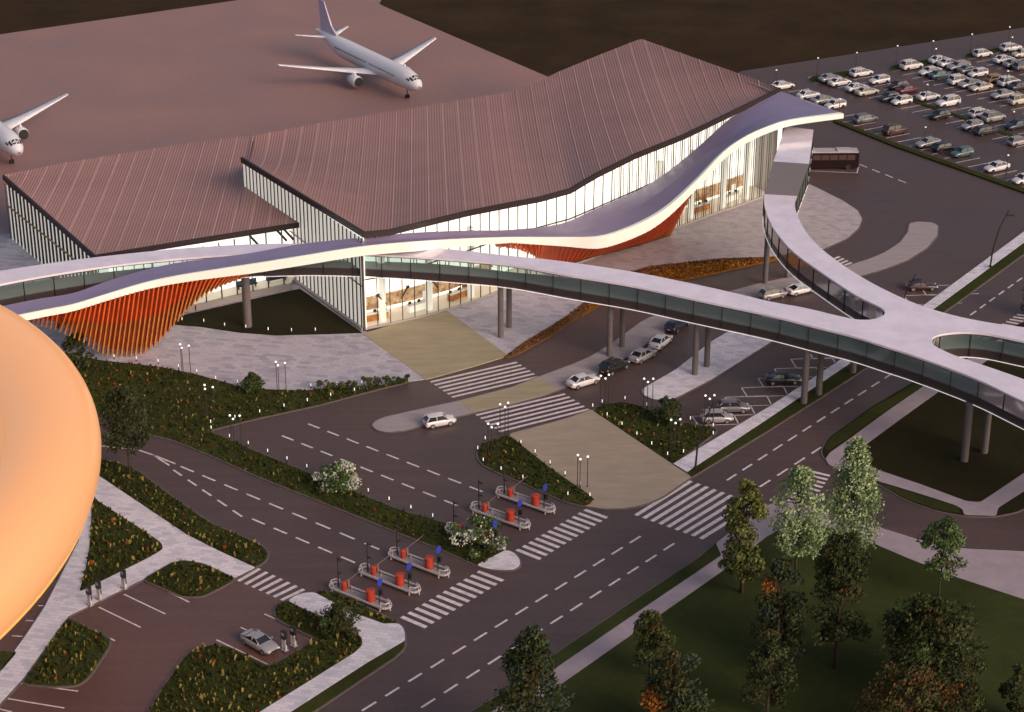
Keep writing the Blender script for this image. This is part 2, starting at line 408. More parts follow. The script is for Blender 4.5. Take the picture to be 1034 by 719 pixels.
pad('planting_bed', [(586, 320), (593.5, 309), (607, 301), (638.5, 277.5), (656, 272.3), (691, 267), (728.5, 263.5), (771, 261), (790, 259), (790, 261), (771, 264.5), (728.5, 274), (706, 279), (683.5, 283), (650, 290), (607, 306.5)], .19, ORANGEBED, False, .2)
pad('planting_bed', [(509, 360.5), (528.5, 345.5), (553.5, 330.5), (576, 316.5), (593.5, 302.5), (638.5, 273.8), (656, 268.6), (691, 264.8), (728.5, 260.8), (771, 259.4), (790, 258.4), (771, 261.5), (728.5, 264.5), (691, 269.0), (656, 273.7), (640, 279), (600, 304), (584, 320.5), (553.5, 340.5), (526, 355.5), (512.5, 361)], .22, BROWNBED, False, .2)
pad('traffic_island', [(375.5, 429), (379, 425), (388, 421), (433, 411), (465.5, 404), (516, 391), (543.5, 380.5), (578.5, 367.5), (596, 360), (616, 347.5), (633.5, 335), (648.5, 324), (666, 316), (700, 304), (740, 293), (771, 285), (800, 279), (835, 270), (837, 280), (815, 289), (790, 295), (760, 302), (720, 312), (683, 327), (650, 349), (620, 369), (592, 383), (571, 391), (546, 400), (516, 408), (478, 416.5), (440, 426), (408, 434.5), (390.5, 436.3), (380.5, 434)], .13, CONC, r=.5)
pad('plaza', [(463, 405), (516, 391.4), (543.3, 381), (565, 393), (546, 399.8), (516, 407.6), (478, 416)], .15, BEIGE2, False, .05)
pad('traffic_island', [(918.5, 225.5), (926, 223.75), (941, 224.5), (947, 227.5), (946.5, 237.5), (936, 250), (916, 262.5), (893.5, 271), (870, 278), (850, 282), (843, 276), (858.5, 267.5), (880, 260.5), (893, 255), (908.5, 245), (917, 234)], .13, CONC, r=.5)
pad('plaza', [(516, 437.5), (550, 428.5), (575, 421.5), (597, 413.5), (640, 442.5), (698, 481.5), (684, 491), (671, 500), (661, 505), (651, 508.75), (640, 511.5), (628.5, 513), (611, 513.5), (591, 510.8), (598.5, 504), (555, 472), (514, 440)], .15, BEIGE, True, .3)
meadows.append(('b', pad('meadow', [(511.4, 439.5), (516, 441), (556, 472.5), (600, 503), (595, 509.5), (589, 510.3), (571.8, 506.3), (551, 497.3), (527.7, 486.7), (504.5, 477.3), (488, 469.3), (482, 461), (483.3, 454), (488, 448), (497.7, 443.5)], .165, MEADOW, r=.8), .8))
meadows.append(('c', pad('meadow', [(598, 413.5), (611, 407.7), (628.5, 405.5), (646, 409.5), (665, 419), (683.5, 425.5), (703.5, 429), (723.5, 433), (721.5, 437), (680, 468.3), (640, 442)], .165, MEADOW, r=.8), .8))
pad('pavement', [(679.75, 468), (776, 411), (815, 385.5), (852, 361), (880, 342), (932, 308.75), (1034, 233.75), (1100, 186), (1250, 80), (1250, 92), (1100, 198), (1034, 245), (943.5, 311.5), (900, 341), (861, 365), (776, 422.5), (694, 476.5)], .15, PATH if False else PAVEW, True, .3)
pad('verge', [(694, 476.5), (776, 422.5), (861, 365), (900, 341), (943.5, 311.5), (1034, 245), (1100, 198), (1250, 92), (1250, 102), (1100, 208), (1034, 256), (954.75, 313.5), (910, 347), (876, 370), (826, 402.5), (773.75, 435.5), (698, 481.5)], .14, STRIP, True, .3)
pad('traffic_island', [(648.5, 393.5), (652.5, 390.2), (683, 372.6), (717, 345.5), (734, 335.4), (760, 322), (785, 314), (800, 316), (806, 322), (779.6, 344.3), (720, 382), (683.5, 401), (676, 403), (668, 403.5), (658.5, 402.5), (650, 398.5)], .13, PAVEW, True, .6)
# block beyond the side street
pad('dark_lawn', [(1090, 300), (1010, 336), (923.5, 385), (881, 410), (836, 442.5), (830, 455), (832, 462), (845, 471), (881, 485), (916, 505), (946, 515.5), (973.5, 520.5), (1001, 521.5), (1026, 517), (1060, 500), (1130, 470), (1130, 330)], .13, DARKLAWN, True, 1.2)
pad('pavement', [(1010, 342), (936, 387.5), (896, 415), (858.5, 442.5), (838, 457), (833.5, 463), (837, 469.5), (881, 484), (926, 497.5), (965, 510), (972, 514), (973.5, 519.8), (1006, 520.8), (1008, 512.5), (1034, 496), (1080, 470), (1080, 452), (1034, 477.5), (1005, 497), (990, 507), (976, 506), (930, 489), (881, 472.5), (872, 463), (870, 452), (913.5, 420), (948.5, 395), (1020, 349)], .15, PATH, False, .5)
pad('verge', [(928, 385), (881, 411.5), (838, 442.5), (832, 452), (836, 455), (857, 441.5), (895, 414), (935, 387)], .16, STRIP, False, .5)
pad('verge', [(883, 486), (916, 504), (946, 514.5), (970, 518), (968, 512), (950, 506.5), (926, 499)], .16, STRIP, False, .5)
# big lawn lower right
pad('lawn', [(330, 830), (475.5, 719), (508, 699), (557, 663), (640, 606.5), (706, 563), (722, 549), (733, 540), (765, 515), (776, 509), (788, 506), (812, 508), (850, 520), (888, 531.5), (925, 543), (950, 549), (975, 553), (1034, 555.5), (1200, 553), (1300, 900), (500, 1000)], .13, LAWN, True, 1.0)
pad('pavement', [(436, 760), (560.5, 675), (640, 620.5), (700, 580), (728.5, 560.5), (722.8, 548.5), (733, 540.5), (765, 515.5), (776, 509.5), (788, 506.6), (812, 508.7), (850, 520.7), (888, 532.3), (925, 543.8), (950, 549.8), (975, 553.8), (1034, 556.5), (1100, 555), (1100, 632), (1034, 605), (967, 583), (917, 563.6), (875, 545.5), (848, 536), (815, 528), (795, 531), (775, 541), (733, 574), (563.5, 692.75), (468, 760)], .15, PATH, False, .4)
# toll corner and car park lower left
pad('pavement', [(290.5, 606.5), (297, 602), (305.5, 598.8), (317, 598), (344, 611.5), (365.5, 621.5), (388, 629.5), (402, 629.5), (406, 632.5), (408.5, 638), (409, 646.5), (370.5, 669), (293, 719), (215, 770), (190, 765), (262, 719), (358, 659), (366, 651.5), (365.5, 644), (358, 639), (324, 623)], .15, PAVEW, True, .4)
meadows.append(('d', pad('meadow', [(320.5, 596.8), (340, 598.3), (402, 628.5), (388, 629.7), (365.5, 621.7), (344, 611.7), (319, 598.5)], .165, MEADOW, True, .2), 1.6))
meadows.append(('e', pad('meadow', [(285.5, 608.5), (290.5, 606.7), (324, 623.3), (358, 639.3), (365, 645), (365.5, 651.3), (358, 658.6), (262, 718.6), (190, 766), (100, 790), (151, 718), (168, 690), (186, 664), (194, 657.5), (205, 653), (221, 650.5), (236, 656), (272.7, 673.5), (321.5, 645), (290, 630), (279, 623.5), (277.5, 614)], .165, MEADOW, True, .7), 1.6))
pad('verge', [(409, 647), (408, 654), (398, 663.5), (315, 719), (240, 768), (216, 769), (293, 719.4), (370.5, 669.4)], .14, STRIP, True, .4)
pad('pavement', [(60, 440), (101, 481), (189, 540), (225, 558), (258, 573), (236, 583.7), (205, 568.5), (185, 565), (172.5, 568.3), (145, 584.5), (69, 622), (24, 684), (-6, 717), (-50, 760), (-80, 720), (0, 677.5), (27, 640), (45, 613), (60, 584), (80, 545), (60, 500)], .13, PAVEW, True, .3)
meadows.append(('f', pad('meadow', [(92.5, 498), (98, 505), (150, 539), (162.5, 547.5), (165, 554), (150, 563), (80, 597.5), (86, 577), (90, 554), (92, 530)], .155, MEADOW, False, .6), 1.3))
meadows.append(('g', pad('meadow', [(145, 585), (172.5, 569), (185, 566), (205, 569.3), (237.5, 584.7), (217.5, 595.5), (204, 602), (185, 602)], .16, MEADOW, True, .7), 1.3))
meadows.append(('h', pad('meadow', [(90, 455), (104, 464.5), (120, 467.5), (140, 476), (175, 502.5), (212.5, 528), (238, 539), (264, 550.5), (271, 558), (268, 566), (258, 572.6), (225, 557.6), (189, 539.6), (101, 480.6)], .155, MEADOW, True, .7), 1.1))
meadows.append(('i', pad('meadow', [(69, 624), (111, 645), (110, 652), (92.5, 679), (85, 687), (77.5, 691.5), (55, 693), (22.5, 689.5)], .16, MEADOW, True, .7), 1.5))
pad('meadow', [(-60, 690), (0, 657), (15, 658.5), (0, 676), (-50, 712)], .16, MEADOW, True, .4)
# car park green parts
pad('hedge_strip', [(842, 119.5), (904, 144), (1034, 190), (1200, 248), (1200, 254), (1034, 194), (904, 147.5), (842, 122.5)], .3, STRIP, False, .1)
pad('verge', [(816.5, 80), (822, 76.5), (858, 71), (861.5, 73), (852, 79.5), (820, 83.5)], .14, STRIP, True, .8)
pad('verge', [(897, 69), (903, 65.5), (940, 59.5), (945, 61), (937, 66.5), (900, 71.5)], .14, STRIP, True, .8)
pad('verge', [(974, 56.5), (980, 53), (1010, 48), (1014, 50), (1000, 55.5), (977, 59)], .14, STRIP, True, .8)
pad('verge', [(906, 94), (923, 100.5), (974, 118), (1034, 140), (1034, 142.5), (974, 120.5), (921, 102.5), (905, 96)], .14, STRIP, False, .1)

# meadow growth: nobody could count the tufts
def inside(p, poly):
    c = False; n = len(poly)
    for i in range(n):
        a, b = poly[i], poly[i-1]
        if (a[1] > p[1]) != (b[1] > p[1]) and p[0] < (b[0]-a[0])*(p[1]-a[1])/(b[1]-a[1])+a[0]: c = not c
    return c
TUFT = [mat('tuft_green', (.035, .042, .010), .9, spec=.1), mat('tuft_olive', (.075, .07, .016), .9, spec=.1), mat('tuft_straw', (.24, .185, .055), .9, spec=.1), mat('tuft_red', (.28, .05, .015), .9, spec=.1), mat('tuft_dark', (.018, .022, .007), .9, spec=.1)]
def tufts(poly, dens, hgt, name='meadow_plants', weights=(6, 4.5, 1.7, .16, 3), mats=TUFT, z=.14):
    xs = [p[0] for p in poly]; ys = [p[1] for p in poly]
    ar = (max(xs)-min(xs))*(max(ys)-min(ys)); n = int(min(26000, ar*2.0*dens)); mb = MB()
    for _ in range(n):
        p = (random.uniform(min(xs), max(xs)), random.uniform(min(ys), max(ys)))
        if not inside(p, poly): continue
        if g_proj_out(p): continue
        k = random.choices(range(len(weights)), weights)[0]; h = hgt*random.uniform(.4, 1.1)*(1.25 if k in (2, 3) else .85); w = random.uniform(.07, .17)
        for _b in range(3 if k == 3 else 2):
            a = random.uniform(0, 6.28); dx, dy = math.cos(a)*w, math.sin(a)*w; lx, ly = random.uniform(-.15, .15), random.uniform(-.15, .15)
            mb.add([(p[0]-dx, p[1]-dy, z), (p[0]+dx, p[1]+dy, z), (p[0]+lx+dx*.8, p[1]+ly+dy*.8, z+h*.75), (p[0]+lx-dx*.6, p[1]+ly-dy*.6, z+h)], [(0, 1, 2, 3)], k)
    if mb.v: tag(mb.build(name, mats), 'low meadow grasses with straw coloured and red blooms', 'meadow plants', kind='stuff')
def g_proj_out(p):
    d = p[1]*cp+H*sp; x = CX+F*p[0]/d; v = -(p[1]*sp-H*cp)/d; y = CY+F*v
    return x < -10 or x > 1045 or y > 735
for nm, w, hh in meadows: tufts(w, 1.7 if nm == 'a' else 2.4, .42*hh**.5, weights=(6, 4.5, .7, .12, 3) if nm in 'abc' else (6, 4.5, 1.9, .2, 3))

OB = [mat('bed_orange', (.40, .15, .02), .9, spec=.1), mat('bed_brown', (.12, .05, .02), .9, spec=.1), mat('bed_straw', (.34, .17, .04), .9, spec=.1), mat('bed_rust', (.20, .055, .012), .9, spec=.1), mat('bed_green', (.045, .045, .012), .9, spec=.1)]
for px_, wt_ in (([(586, 320), (593.5, 309), (638.5, 277.5), (656, 272.3), (691, 267), (728.5, 263.5), (790, 259.5), (771, 264), (728.5, 273.5), (706, 278.5), (683.5, 282.5), (650, 289.5), (607, 306)], (5, 1, 3, 2, 1.2)), ([(509, 360.5), (553.5, 331), (593.5, 303), (638.5, 274.2), (656, 269), (728.5, 261.2), (771, 260), (728.5, 264), (656, 273.3), (640, 278.6), (600, 303.5), (553.5, 340), (526, 355)], (1, 5, .8, 1.6, 1.5))):
    tufts(P(px_, .2), 3.6, .28, 'planting_bed_plants', wt_, OB, .17)
# ------------------------------------------------------------------ road markings
PZ = .006
def line(mb, a, b, w):
    a, b = Vector(a[:2]), Vector(b[:2]); d = (b-a).normalized(); n = Vector((-d.y, d.x))*(w/2)
    mb.add([(*(a-n), PZ), (*(b-n), PZ), (*(b+n), PZ), (*(a+n), PZ)], [(0, 1, 2, 3)])
def dashes(px0, px1, n, frac=.6, w=.28, ext0=0, ext1=0):
    mb = MB(); a, b = Vector(g(*px0)), Vector(g(*px1)); per = (b-a)/(n-1+frac)
    for k in range(-ext0, n+ext1): line(mb, a+per*k, a+per*(k+frac), w)
    struct('lane_marking', mb, PAINT)
dashes((365.5, 717.75), (646.75, 541.5), 14, ext0=4)
dashes((425.5, 714.5), (680.75, 548.75), 13, ext0=4)
dashes((734, 485), (901, 377), 12)
dashes((767, 491.75), (829.75, 451.3), 4)
dashes((979.75, 318.25), (1032.25, 280.5), 6, ext1=6)
dashes((311.25, 428), (487.25, 496.5), 9)
dashes((284.75, 440), (461.75, 510.5), 9)
dashes((182.5, 471), (383, 554.75), 9)
dashes((254.5, 523.9), (358.5, 568.25), 5)
dashes((175, 474.5), (244.5, 521.8), 5)
dashes((867.9, 166), (914.8, 184.6), 4)
mb = MB()
cv = [g(*p) for p in [(60, 449), (104, 450.5), (120, 452), (140, 454.5), (155, 459.5)]]
for a, b in zip(cv, cv[1:]): line(mb, a, b, .25)
line(mb, g(155, 459.5), g(177, 468.3), .25); line(mb, g(155, 459.5), g(171, 470), .25)
for a, b in [((865.4, 174.6), (867, 168.3)), ((805, 172), (865.4, 174.6)), ((861, 168.3), (867, 168.3)),
             ((125, 600), (167, 620)), ((99.5, 613), (142, 633.5)), ((147.5, 586.5), (191, 608)), ((95, 636.5), (116, 647)), ((20, 690), (79, 698)), ((5, 705), (65, 715)), ((-12, 713), (12, 719)),
             ((218.5, 646), (270, 671)), ((267, 620), (316, 642)), ((243, 633.5), (262, 642)), ((39, 611.5), (46, 611.8)), ((26, 626.5), (34.5, 627)), ((12, 642), (26, 643)), ((-10, 633), (0, 637))]:
    line(mb, g(*a), g(*b), .2)
# bay boxes of the short stay car park
for k in list(range(0, 8))+[13, 14]:
    ox, oy = 16.6*k, -9.6*k
    if k > 9: ox += -2; oy += 3
    L0, R0, R1, L1 = (699+ox, 420.4+oy), (741+ox, 418.8+oy), (746+ox, 428.3+oy), (705+ox, 429.5+oy)
    for a, b in ((L0, R0), (R0, R1), (L1, R1), (L0, L1)): line(mb, g(*a), g(*b), .17)
    line(mb, g(*R1), g(R1[0]+12, R1[1]-.4), .17)
struct('road_marking', mb, PAINT)
def zebra(s0, s1, e0, e1, n, w=.5):
    """n stripes, first from s0 to e0, last from s1 to e1"""
    mb = MB()
    for k in range(n):
        t = k/(n-1); line(mb, lerp(g(*s0), g(*s1), t), lerp(g(*e0), g(*e1), t), w)
    struct('crosswalk', mb, PAINT)
zebra((434.9, 385.7), (456.3, 401), (522.2, 365.8), (543.9, 380.3), 6, .48)
zebra((480.9, 419.3), (503.9, 435.8), (570.5, 397.9), (594.8, 413.2), 6, .48)
zebra((642, 520.5), (707.6, 544), (698, 485.7), (764, 509), 9, .55)
zebra((405.5, 622.75), (482.5, 577), (430.5, 633.5), (508, 586.5), 12, .55)
zebra((521.9, 555), (590.3, 514.7), (545.8, 564.5), (613, 523), 12, .55)
zebra((240.6, 586.8), (284, 606), (262.4, 574.3), (307, 595), 7, .5)
zebra((1012, 327.3), (1027, 317.5), (1050, 334), (1066, 323.5), 5, .5)
zebra((815, 475), (795, 505), (838, 480.5), (818, 512), 9, .5)
zebra((841, 262), (853, 268), (848, 259), (860, 265), 4, .5)
# car park stall lines
SD = Vector((math.cos(R(29.2)), math.sin(R(29.2)))); SP_ = Vector((math.cos(R(-54)), math.sin(R(-54))))
mb = MB()
o = Vector(g(965.6, 164.3))
for k in range(-11, 14): line(mb, o+SP_*2.92*k, o+SP_*2.92*k+SD*5.6, .22)
mc = Vector(g(923, 101.7))
for k in range(-8, 20):
    q = mc+SP_*2.92*k
    line(mb, q-SD*.5, q-SD*6.0, .22); line(mb, q+SD*.5, q+SD*6.0, .22)
for (hx, hy) in ((921, 69), (995, 56), (1075, 38)):
    m2 = Vector(g(hx, hy))+SP_*3
    for k in range(0, 40):
        q = m2+SP_*2.92*k
        line(mb, q-SD*5.4, q, .22); line(mb, q, q+SD*5.4, .22)
for k in range(0, 3):
    q = Vector(g(797, 93))+SP_*2.92*k; line(mb, q, q+SD*5, .22)
struct('stall_marking', mb, PAINT)

# ------------------------------------------------------------------ terminal building
T = thing('terminal_building', 'long glass airport terminal with sweeping ribbed reddish brown roofs and a violet ribbon canopy', 'terminal', (-21.9, 273.2, 0), world=True)
foot0 = [(-21.9, 273.2), (-9.9, 279.2), (-4, 286), (26.5, 314.4), (45.6, 332.5), (47, 334)]
lip = [(367, 239, 14.8), (393, 237, 14.4), (430, 228, 14.6), (473, 217.5, 14.5), (516, 209, 13.4), (545, 203.5, 12.7), (576, 195, 12.6), (603, 179, 13.8), (641, 160, 14.9), (691, 140, 15.6), (722, 125, 16.4), (753, 110, 17.4), (788, 93, 18.4)]
FR = [g3(*p) for p in lip]                      # front lower lip, 3d
AZ = g3(243.4, 159, 15.4)
ALIP = (AZ[0], AZ[1], 14.7)
th = .7
front = [AZ]+[(x, y, z+th) for x, y, z in FR]
SDIR0 = Vector((math.sin(R(2.5)), -math.cos(R(2.5))))
back = [(AZ[0]-SDIR0.x*27, AZ[1]-SDIR0.y*27, 10.2), g3(320, 124.8, 10.4), g3(400, 112, 10.3), g3(460, 102, 10.6), g3(516, 92.5, 11.2), g3(540, 84, 12), g3(566, 71.5, 13), g3(606, 55, 14.8), g3(647, 39, 17), g3(720, 65, 18.2), (FR[-1][0], FR[-1][1], FR[-1][2]+th)]
SDIR = Vector((math.sin(R(2.5)), -math.cos(R(2.5)))); SN = Vector((SDIR.y*-1, SDIR.x))   # along and across the seams
SN = Vector((math.cos(R(2.5)), math.sin(R(2.5))))
def sv(p): return p[0]*SN.x+p[1]*SN.y
def at_s(pl, s):
    for a, b in zip(pl, pl[1:]):
        sa, sb = sv(a), sv(b)
        if min(sa, sb)-1e-6 <= s <= max(sa, sb)+1e-6 and abs(sb-sa) > 1e-6: return lerp(a, b, (s-sa)/(sb-sa))
    return pl[0] if abs(sv(pl[0])-s) < abs(sv(pl[-1])-s) else pl[-1]
def roof_sheet(front, back, name, sag=0.0, nv=14, ns=110, parent=T):
    rise = name == 'main_roof'
    s0 = max(sv(front[0]), min(sv(p) for p in back)); s1 = min(max(sv(p) for p in front), max(sv(p) for p in back))
    vs = []; uv = []
    def pt(s, t):
        a, b = at_s(back, s), at_s(front, s); p = lerp(a, b, t); z = p[2]
        if rise: e = 1+1.6*math.exp(-(s-s0)/9); z = a[2]+(b[2]-a[2])*t**e
        return (p[0], p[1], z-sag*4*t*(1-t))
    for i in range(ns+1):
        s = s0+(s1-s0)*i/ns
        for j in range(nv+1):
            p = pt(s, j/nv); vs.append(p); uv.append((sv(p), p[0]*SDIR.x+p[1]*SDIR.y))
    fs = [(i*(nv+1)+j, i*(nv+1)+j+1, (i+1)*(nv+1)+j+1, (i+1)*(nv+1)+j) for i in range(ns) for j in range(nv)]
    n = len(vs)
    vs2 = vs+[(x, y, z-.35) for x, y, z in vs]; fs2 = fs+[tuple(k+n for k in f[::-1]) for f in fs]
    mb = MB(); mb.add(vs2, fs2); ro = mb.build(name, ROOF, parent, True, uv+uv)
    sm = MB(); s = math.ceil(s0/2.72)*2.72
    while s < s1:
        pts = [pt(s, j/nv) for j in range(nv+1)]
        if math.dist(pts[0], pts[-1]) > 1:
            A = [(p[0]-.07, p[1], p[2]+.012) for p in pts]; B = [(p[0]+.07, p[1], p[2]+.012) for p in pts]
            A2 = [(p[0]-.05, p[1], p[2]+.045) for p in pts]; B2 = [(p[0]+.05, p[1], p[2]+.045) for p in pts]
            sm.strip(A, A2); sm.strip(A2, B2); sm.strip(B2, B)
        s += 2.72
    so = sm.build('standing_seam', SEAM, ro)
    so.parent = ro
    return ro
def fix_child(o):    # children of meshes whose vertices are already relative to the thing
    pass
main_roof = roof_sheet(front, back, 'main_roof', sag=.9)
for v in main_roof.children[0].data.vertices: v.co -= Vector(T['_w'])
def fascia(pts, h, name, m=FASC, parent=T, t=.35, up=.06):
    mb = MB(); A = [(x, y, z+up) for x, y, z in pts]; B = [(x, y, z-h) for x, y, z in pts]
    # outward shift
    o = []
    for i, p in enumerate(pts):
        a, b = Vector(pts[max(i-1, 0)][:2]), Vector(pts[min(i+1, len(pts)-1)][:2]); d = (b-a).normalized(); o.append((d.y, -d.x))
    A1 = [(p[0]+n[0]*t*.3, p[1]+n[1]*t*.3, p[2]) for p, n in zip(A, o)]; B1 = [(p[0]+n[0]*t*.3, p[1]+n[1]*t*.3, p[2]) for p, n in zip(B, o)]
    A0 = [(p[0]-n[0]*t*.7, p[1]-n[1]*t*.7, p[2]) for p, n in zip(A, o)]; B0 = [(p[0]-n[0]*t*.7, p[1]-n[1]*t*.7, p[2]) for p, n in zip(B, o)]
    mb.strip(B1, A1); mb.strip(A1, A0); mb.strip(A0, B0); mb.strip(B0, B1)
    return mb.build(name, m, parent)
fascia(front, th+.1, 'roof_fascia')
# low roof
LB = g3(3, 177, 10.7); LF = g3(95, 258, 10.2); LR = g3(302, 225, 10.7); LW = g3(246, 187.6, 10.7)
LBK = [LB, g3(60, 165.3, 10.3), g3(125, 154.8, 10.0), g3(200, 143, 9.8), (LW[0]-1.3, back[0][1]-.3, 10.3)]
endp = (LW[0]-.3, LW[1], LW[2])
low_front = [LB, LF, lerp(LF, LR, .5), LR]
low_back = LBK+[(LBK[-1][0]+.4, LW[1]+.4, 10.7), (LW[0], LW[1], 10.7), LR]
low_roof = roof_sheet(low_front, low_back, 'low_roof', sag=0.25)
for v in low_roof.children[0].data.vertices: v.co -= Vector(T['_w'])
fascia(low_front, .75, 'roof_fascia')
# back walls closing the building (plain, lit from inside through glazed side)
def wallstrip(pts, z0, z1, name, m, parent=T, thick=.2):
    mb = MB(); n = len(pts)
    zz0 = z0 if isinstance(z0, list) else [z0]*n; zz1 = z1 if isinstance(z1, list) else [z1]*n
    A = [(p[0], p[1], a) for p, a in zip(pts, zz0)]; B = [(p[0], p[1], b) for p, b in zip(pts, zz1)]
    o = []
    for i in range(n):
        a, b = Vector(pts[max(i-1, 0)][:2]), Vector(pts[min(i+1, n-1)][:2]); d = (b-a).normalized(); o.append((d.y*thick, -d.x*thick))
    A2 = [(p[0]-q[0], p[1]-q[1], p[2]) for p, q in zip(A, o)]; B2 = [(p[0]-q[0], p[1]-q[1], p[2]) for p, q in zip(B, o)]
    mb.strip(A, B); mb.strip(B, B2); mb.strip(B2, A2)
    return mb.build(name, m, parent)
bk = [(x-.2, y-1.2, z) for x, y, z in back]
wallstrip([p[:2] for p in bk][::-1], -.02, [p[2]-.5 for p in bk][::-1], 'rear_wall', PLINTH)
lb = [(x+.6, y-.8, z) for x, y, z in LBK]
wallstrip([p[:2] for p in lb][::-1], -.02, [p[2]-.5 for p in lb][::-1], 'rear_wall', PLINTH)
# front glazing, follows the roof lip
FF = [(x-.68*.35, y+.73*.35) for x, y, z in FR]; FZ = [z-.05 for x, y, z in FR]
def lin(pl, zl, step):
    rs = resample([(p[0], p[1], z) for p, z in zip(pl, zl)], step); return [(p[0], p[1]) for p in rs]+[pl[-1]], [p[2] for p in rs]+[zl[-1]]
fp, fz = lin(FF, FZ, 1.0)
wallstrip(fp, .15, fz, 'glazing', GLASS, thick=.05)
def vposts(pts, z0, zs, w, d, step, name, m, out=.12, parent=T):
    rs = resample([(p[0], p[1], z) for p, z in zip(pts, zs)], step); mb = MB()
    for i, p in enumerate(rs):
        q = rs[min(i+1, len(rs)-1)]; r_ = rs[max(i-1, 0)]; a = math.atan2(q[1]-r_[1], q[0]-r_[0])
        nx, ny = math.sin(a), -math.cos(a); mb.box((p[0]+nx*out, p[1]+ny*out, (z0+p[2])/2), (w, d, p[2]-z0), a)
    return mb.build(name, m, parent)
vposts(FF, .1, FZ, .10, .14, 2.05, 'mullion', MULL)
_i = 7; vposts([lerp(FF[_i], FF[_i+1], .5)]+FF[_i+1:], .1, [lerp((FZ[_i],), (FZ[_i+1],), .5)[0]]+FZ[_i+1:], .10, .05, 1.02, 'mullion', MULL)
def rail(pts, z, w, h, name, m, out=.1, parent=T):
    mb = MB()
    for i in range(len(pts)-1):
        a, b = pts[i], pts[i+1]; d = Vector((b[0]-a[0], b[1]-a[1])).normalized(); n = (d.y*out, -d.x*out)
        za = z[i] if isinstance(z, list) else z; zb = z[i+1] if isinstance(z, list) else z
        mb.beam((a[0]+n[0], a[1]+n[1], za), (b[0]+n[0], b[1]+n[1], zb), w, h)
    return mb.build(name, m, parent)
rail(FF, [8.0, 7.9, 8.4, 8.8, 8.6, 8.4, 8.2, 8.6, 9.2, 10.3, 11.0, 11.7, 12.0], .15, .16, 'transom', MULL)
rail(FF, .28, .3, .3, 'sill', PLINTH)
# interior: floor, lit back wall and ceiling wash a bay behind the glass
dn = Vector((-.69, .72))
IN = []
for i, (x, y) in enumerate(FF):
    k = min(1, i/3); IN.append((x+(-.53*(1-k)+dn.x*k)*5.2+.55*(1-k), y+(.848*(1-k)+dn.y*k)*5.2+.3*(1-k)))
IN = IN+[(FF[-1][0]+1.2, FF[-1][1]+2.0)]
wallstrip(IN, .1, [z-1.6 for z in FZ]+[FZ[-1]-1.6], 'interior_wall', LITW, thick=.1)
mb = MB(); mb.prism([(p[0]-dn.x*.0, p[1]) for p in FF]+IN[::-1], .0, .2); mb.build('floor', LITF, T)
for i in range(0, 26):
    pass
def path_at(pts, s):
    L = 0
    for a, b in zip(pts, pts[1:]):
        l = math.dist(a[:2], b[:2])
        if L+l >= s: return lerp(a, b, (s-L)/l), math.atan2(b[1]-a[1], b[0]-a[0])
        L += l
    return pts[-1], 0
mb = MB()
for s in (4, 12, 20, 62, 70, 78, 84):
    p, a = path_at(FF, s); mb = MB(); mb.cyl((p[0]+dn.x*1.6, p[1]+dn.y*1.6), .55, .2, 11.5 if s < 30 else 12, 16); mb.build('interior_pillar', mat('white_pillar', (.8, .78, .74), .6, emit=(1, .95, .88), es=.3), T)
mb = MB()
for s, tlt, z in ((3, 1.5, 4.6), (8, -1.2, 4.9), (12.5, 1.0, 4.8), (16.5, -.9, 5.2), (23, 1.4, 5.6), (63, .9, 5.2), (70, -.8, 5.5)):
    p, a = path_at(FF, s); q = (p[0]+dn.x*1.2, p[1]+dn.y*1.2)
    mb.tube([(q[0], q[1], z), (q[0]+math.cos(a)*tlt, q[1]+math.sin(a)*tlt, z-1.7)], [.14, .07], 6)
    mb.box((q[0], q[1], z), (.6, .25, .35), a+.5)
    mb.build('diagonal_strut', BLK, T); mb = MB()
# end wall with vertical fins (faces lower left)
c58, s58 = math.cos(R(122)), math.sin(R(122))
E0 = (-21.9, 273.2); E1 = (AZ[0]+.15, AZ[1]+.1)
ew = [lerp(E1, E0, t/12) for t in range(13)]; ew = [(x+.3, y+.19) for x, y in ew]
ez = [14.9+0*t for t in range(13)]
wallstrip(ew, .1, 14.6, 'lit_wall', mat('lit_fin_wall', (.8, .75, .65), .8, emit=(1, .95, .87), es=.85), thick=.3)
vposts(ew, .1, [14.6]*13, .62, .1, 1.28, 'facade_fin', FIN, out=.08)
vposts([lerp(ew[0], ew[-1], .64/40+t*(39.3/40)/12) for t in range(13)], .1, [14.6]*13, .3, .12, 1.28, 'mullion', MULL, out=.07)
rail([E1, E0], [8.9, 7.2], .12, .14, 'transom', MULL, out=.0)
rail(ew, .25, .55, .5, 'sill', PLINTH, out=.3)
mb = MB(); mb.box((E0[0]+.2, E0[1]-.05, 7.35), (.2, .2, 14.7), R(35)); mb.build('corner_post', MULL, T)
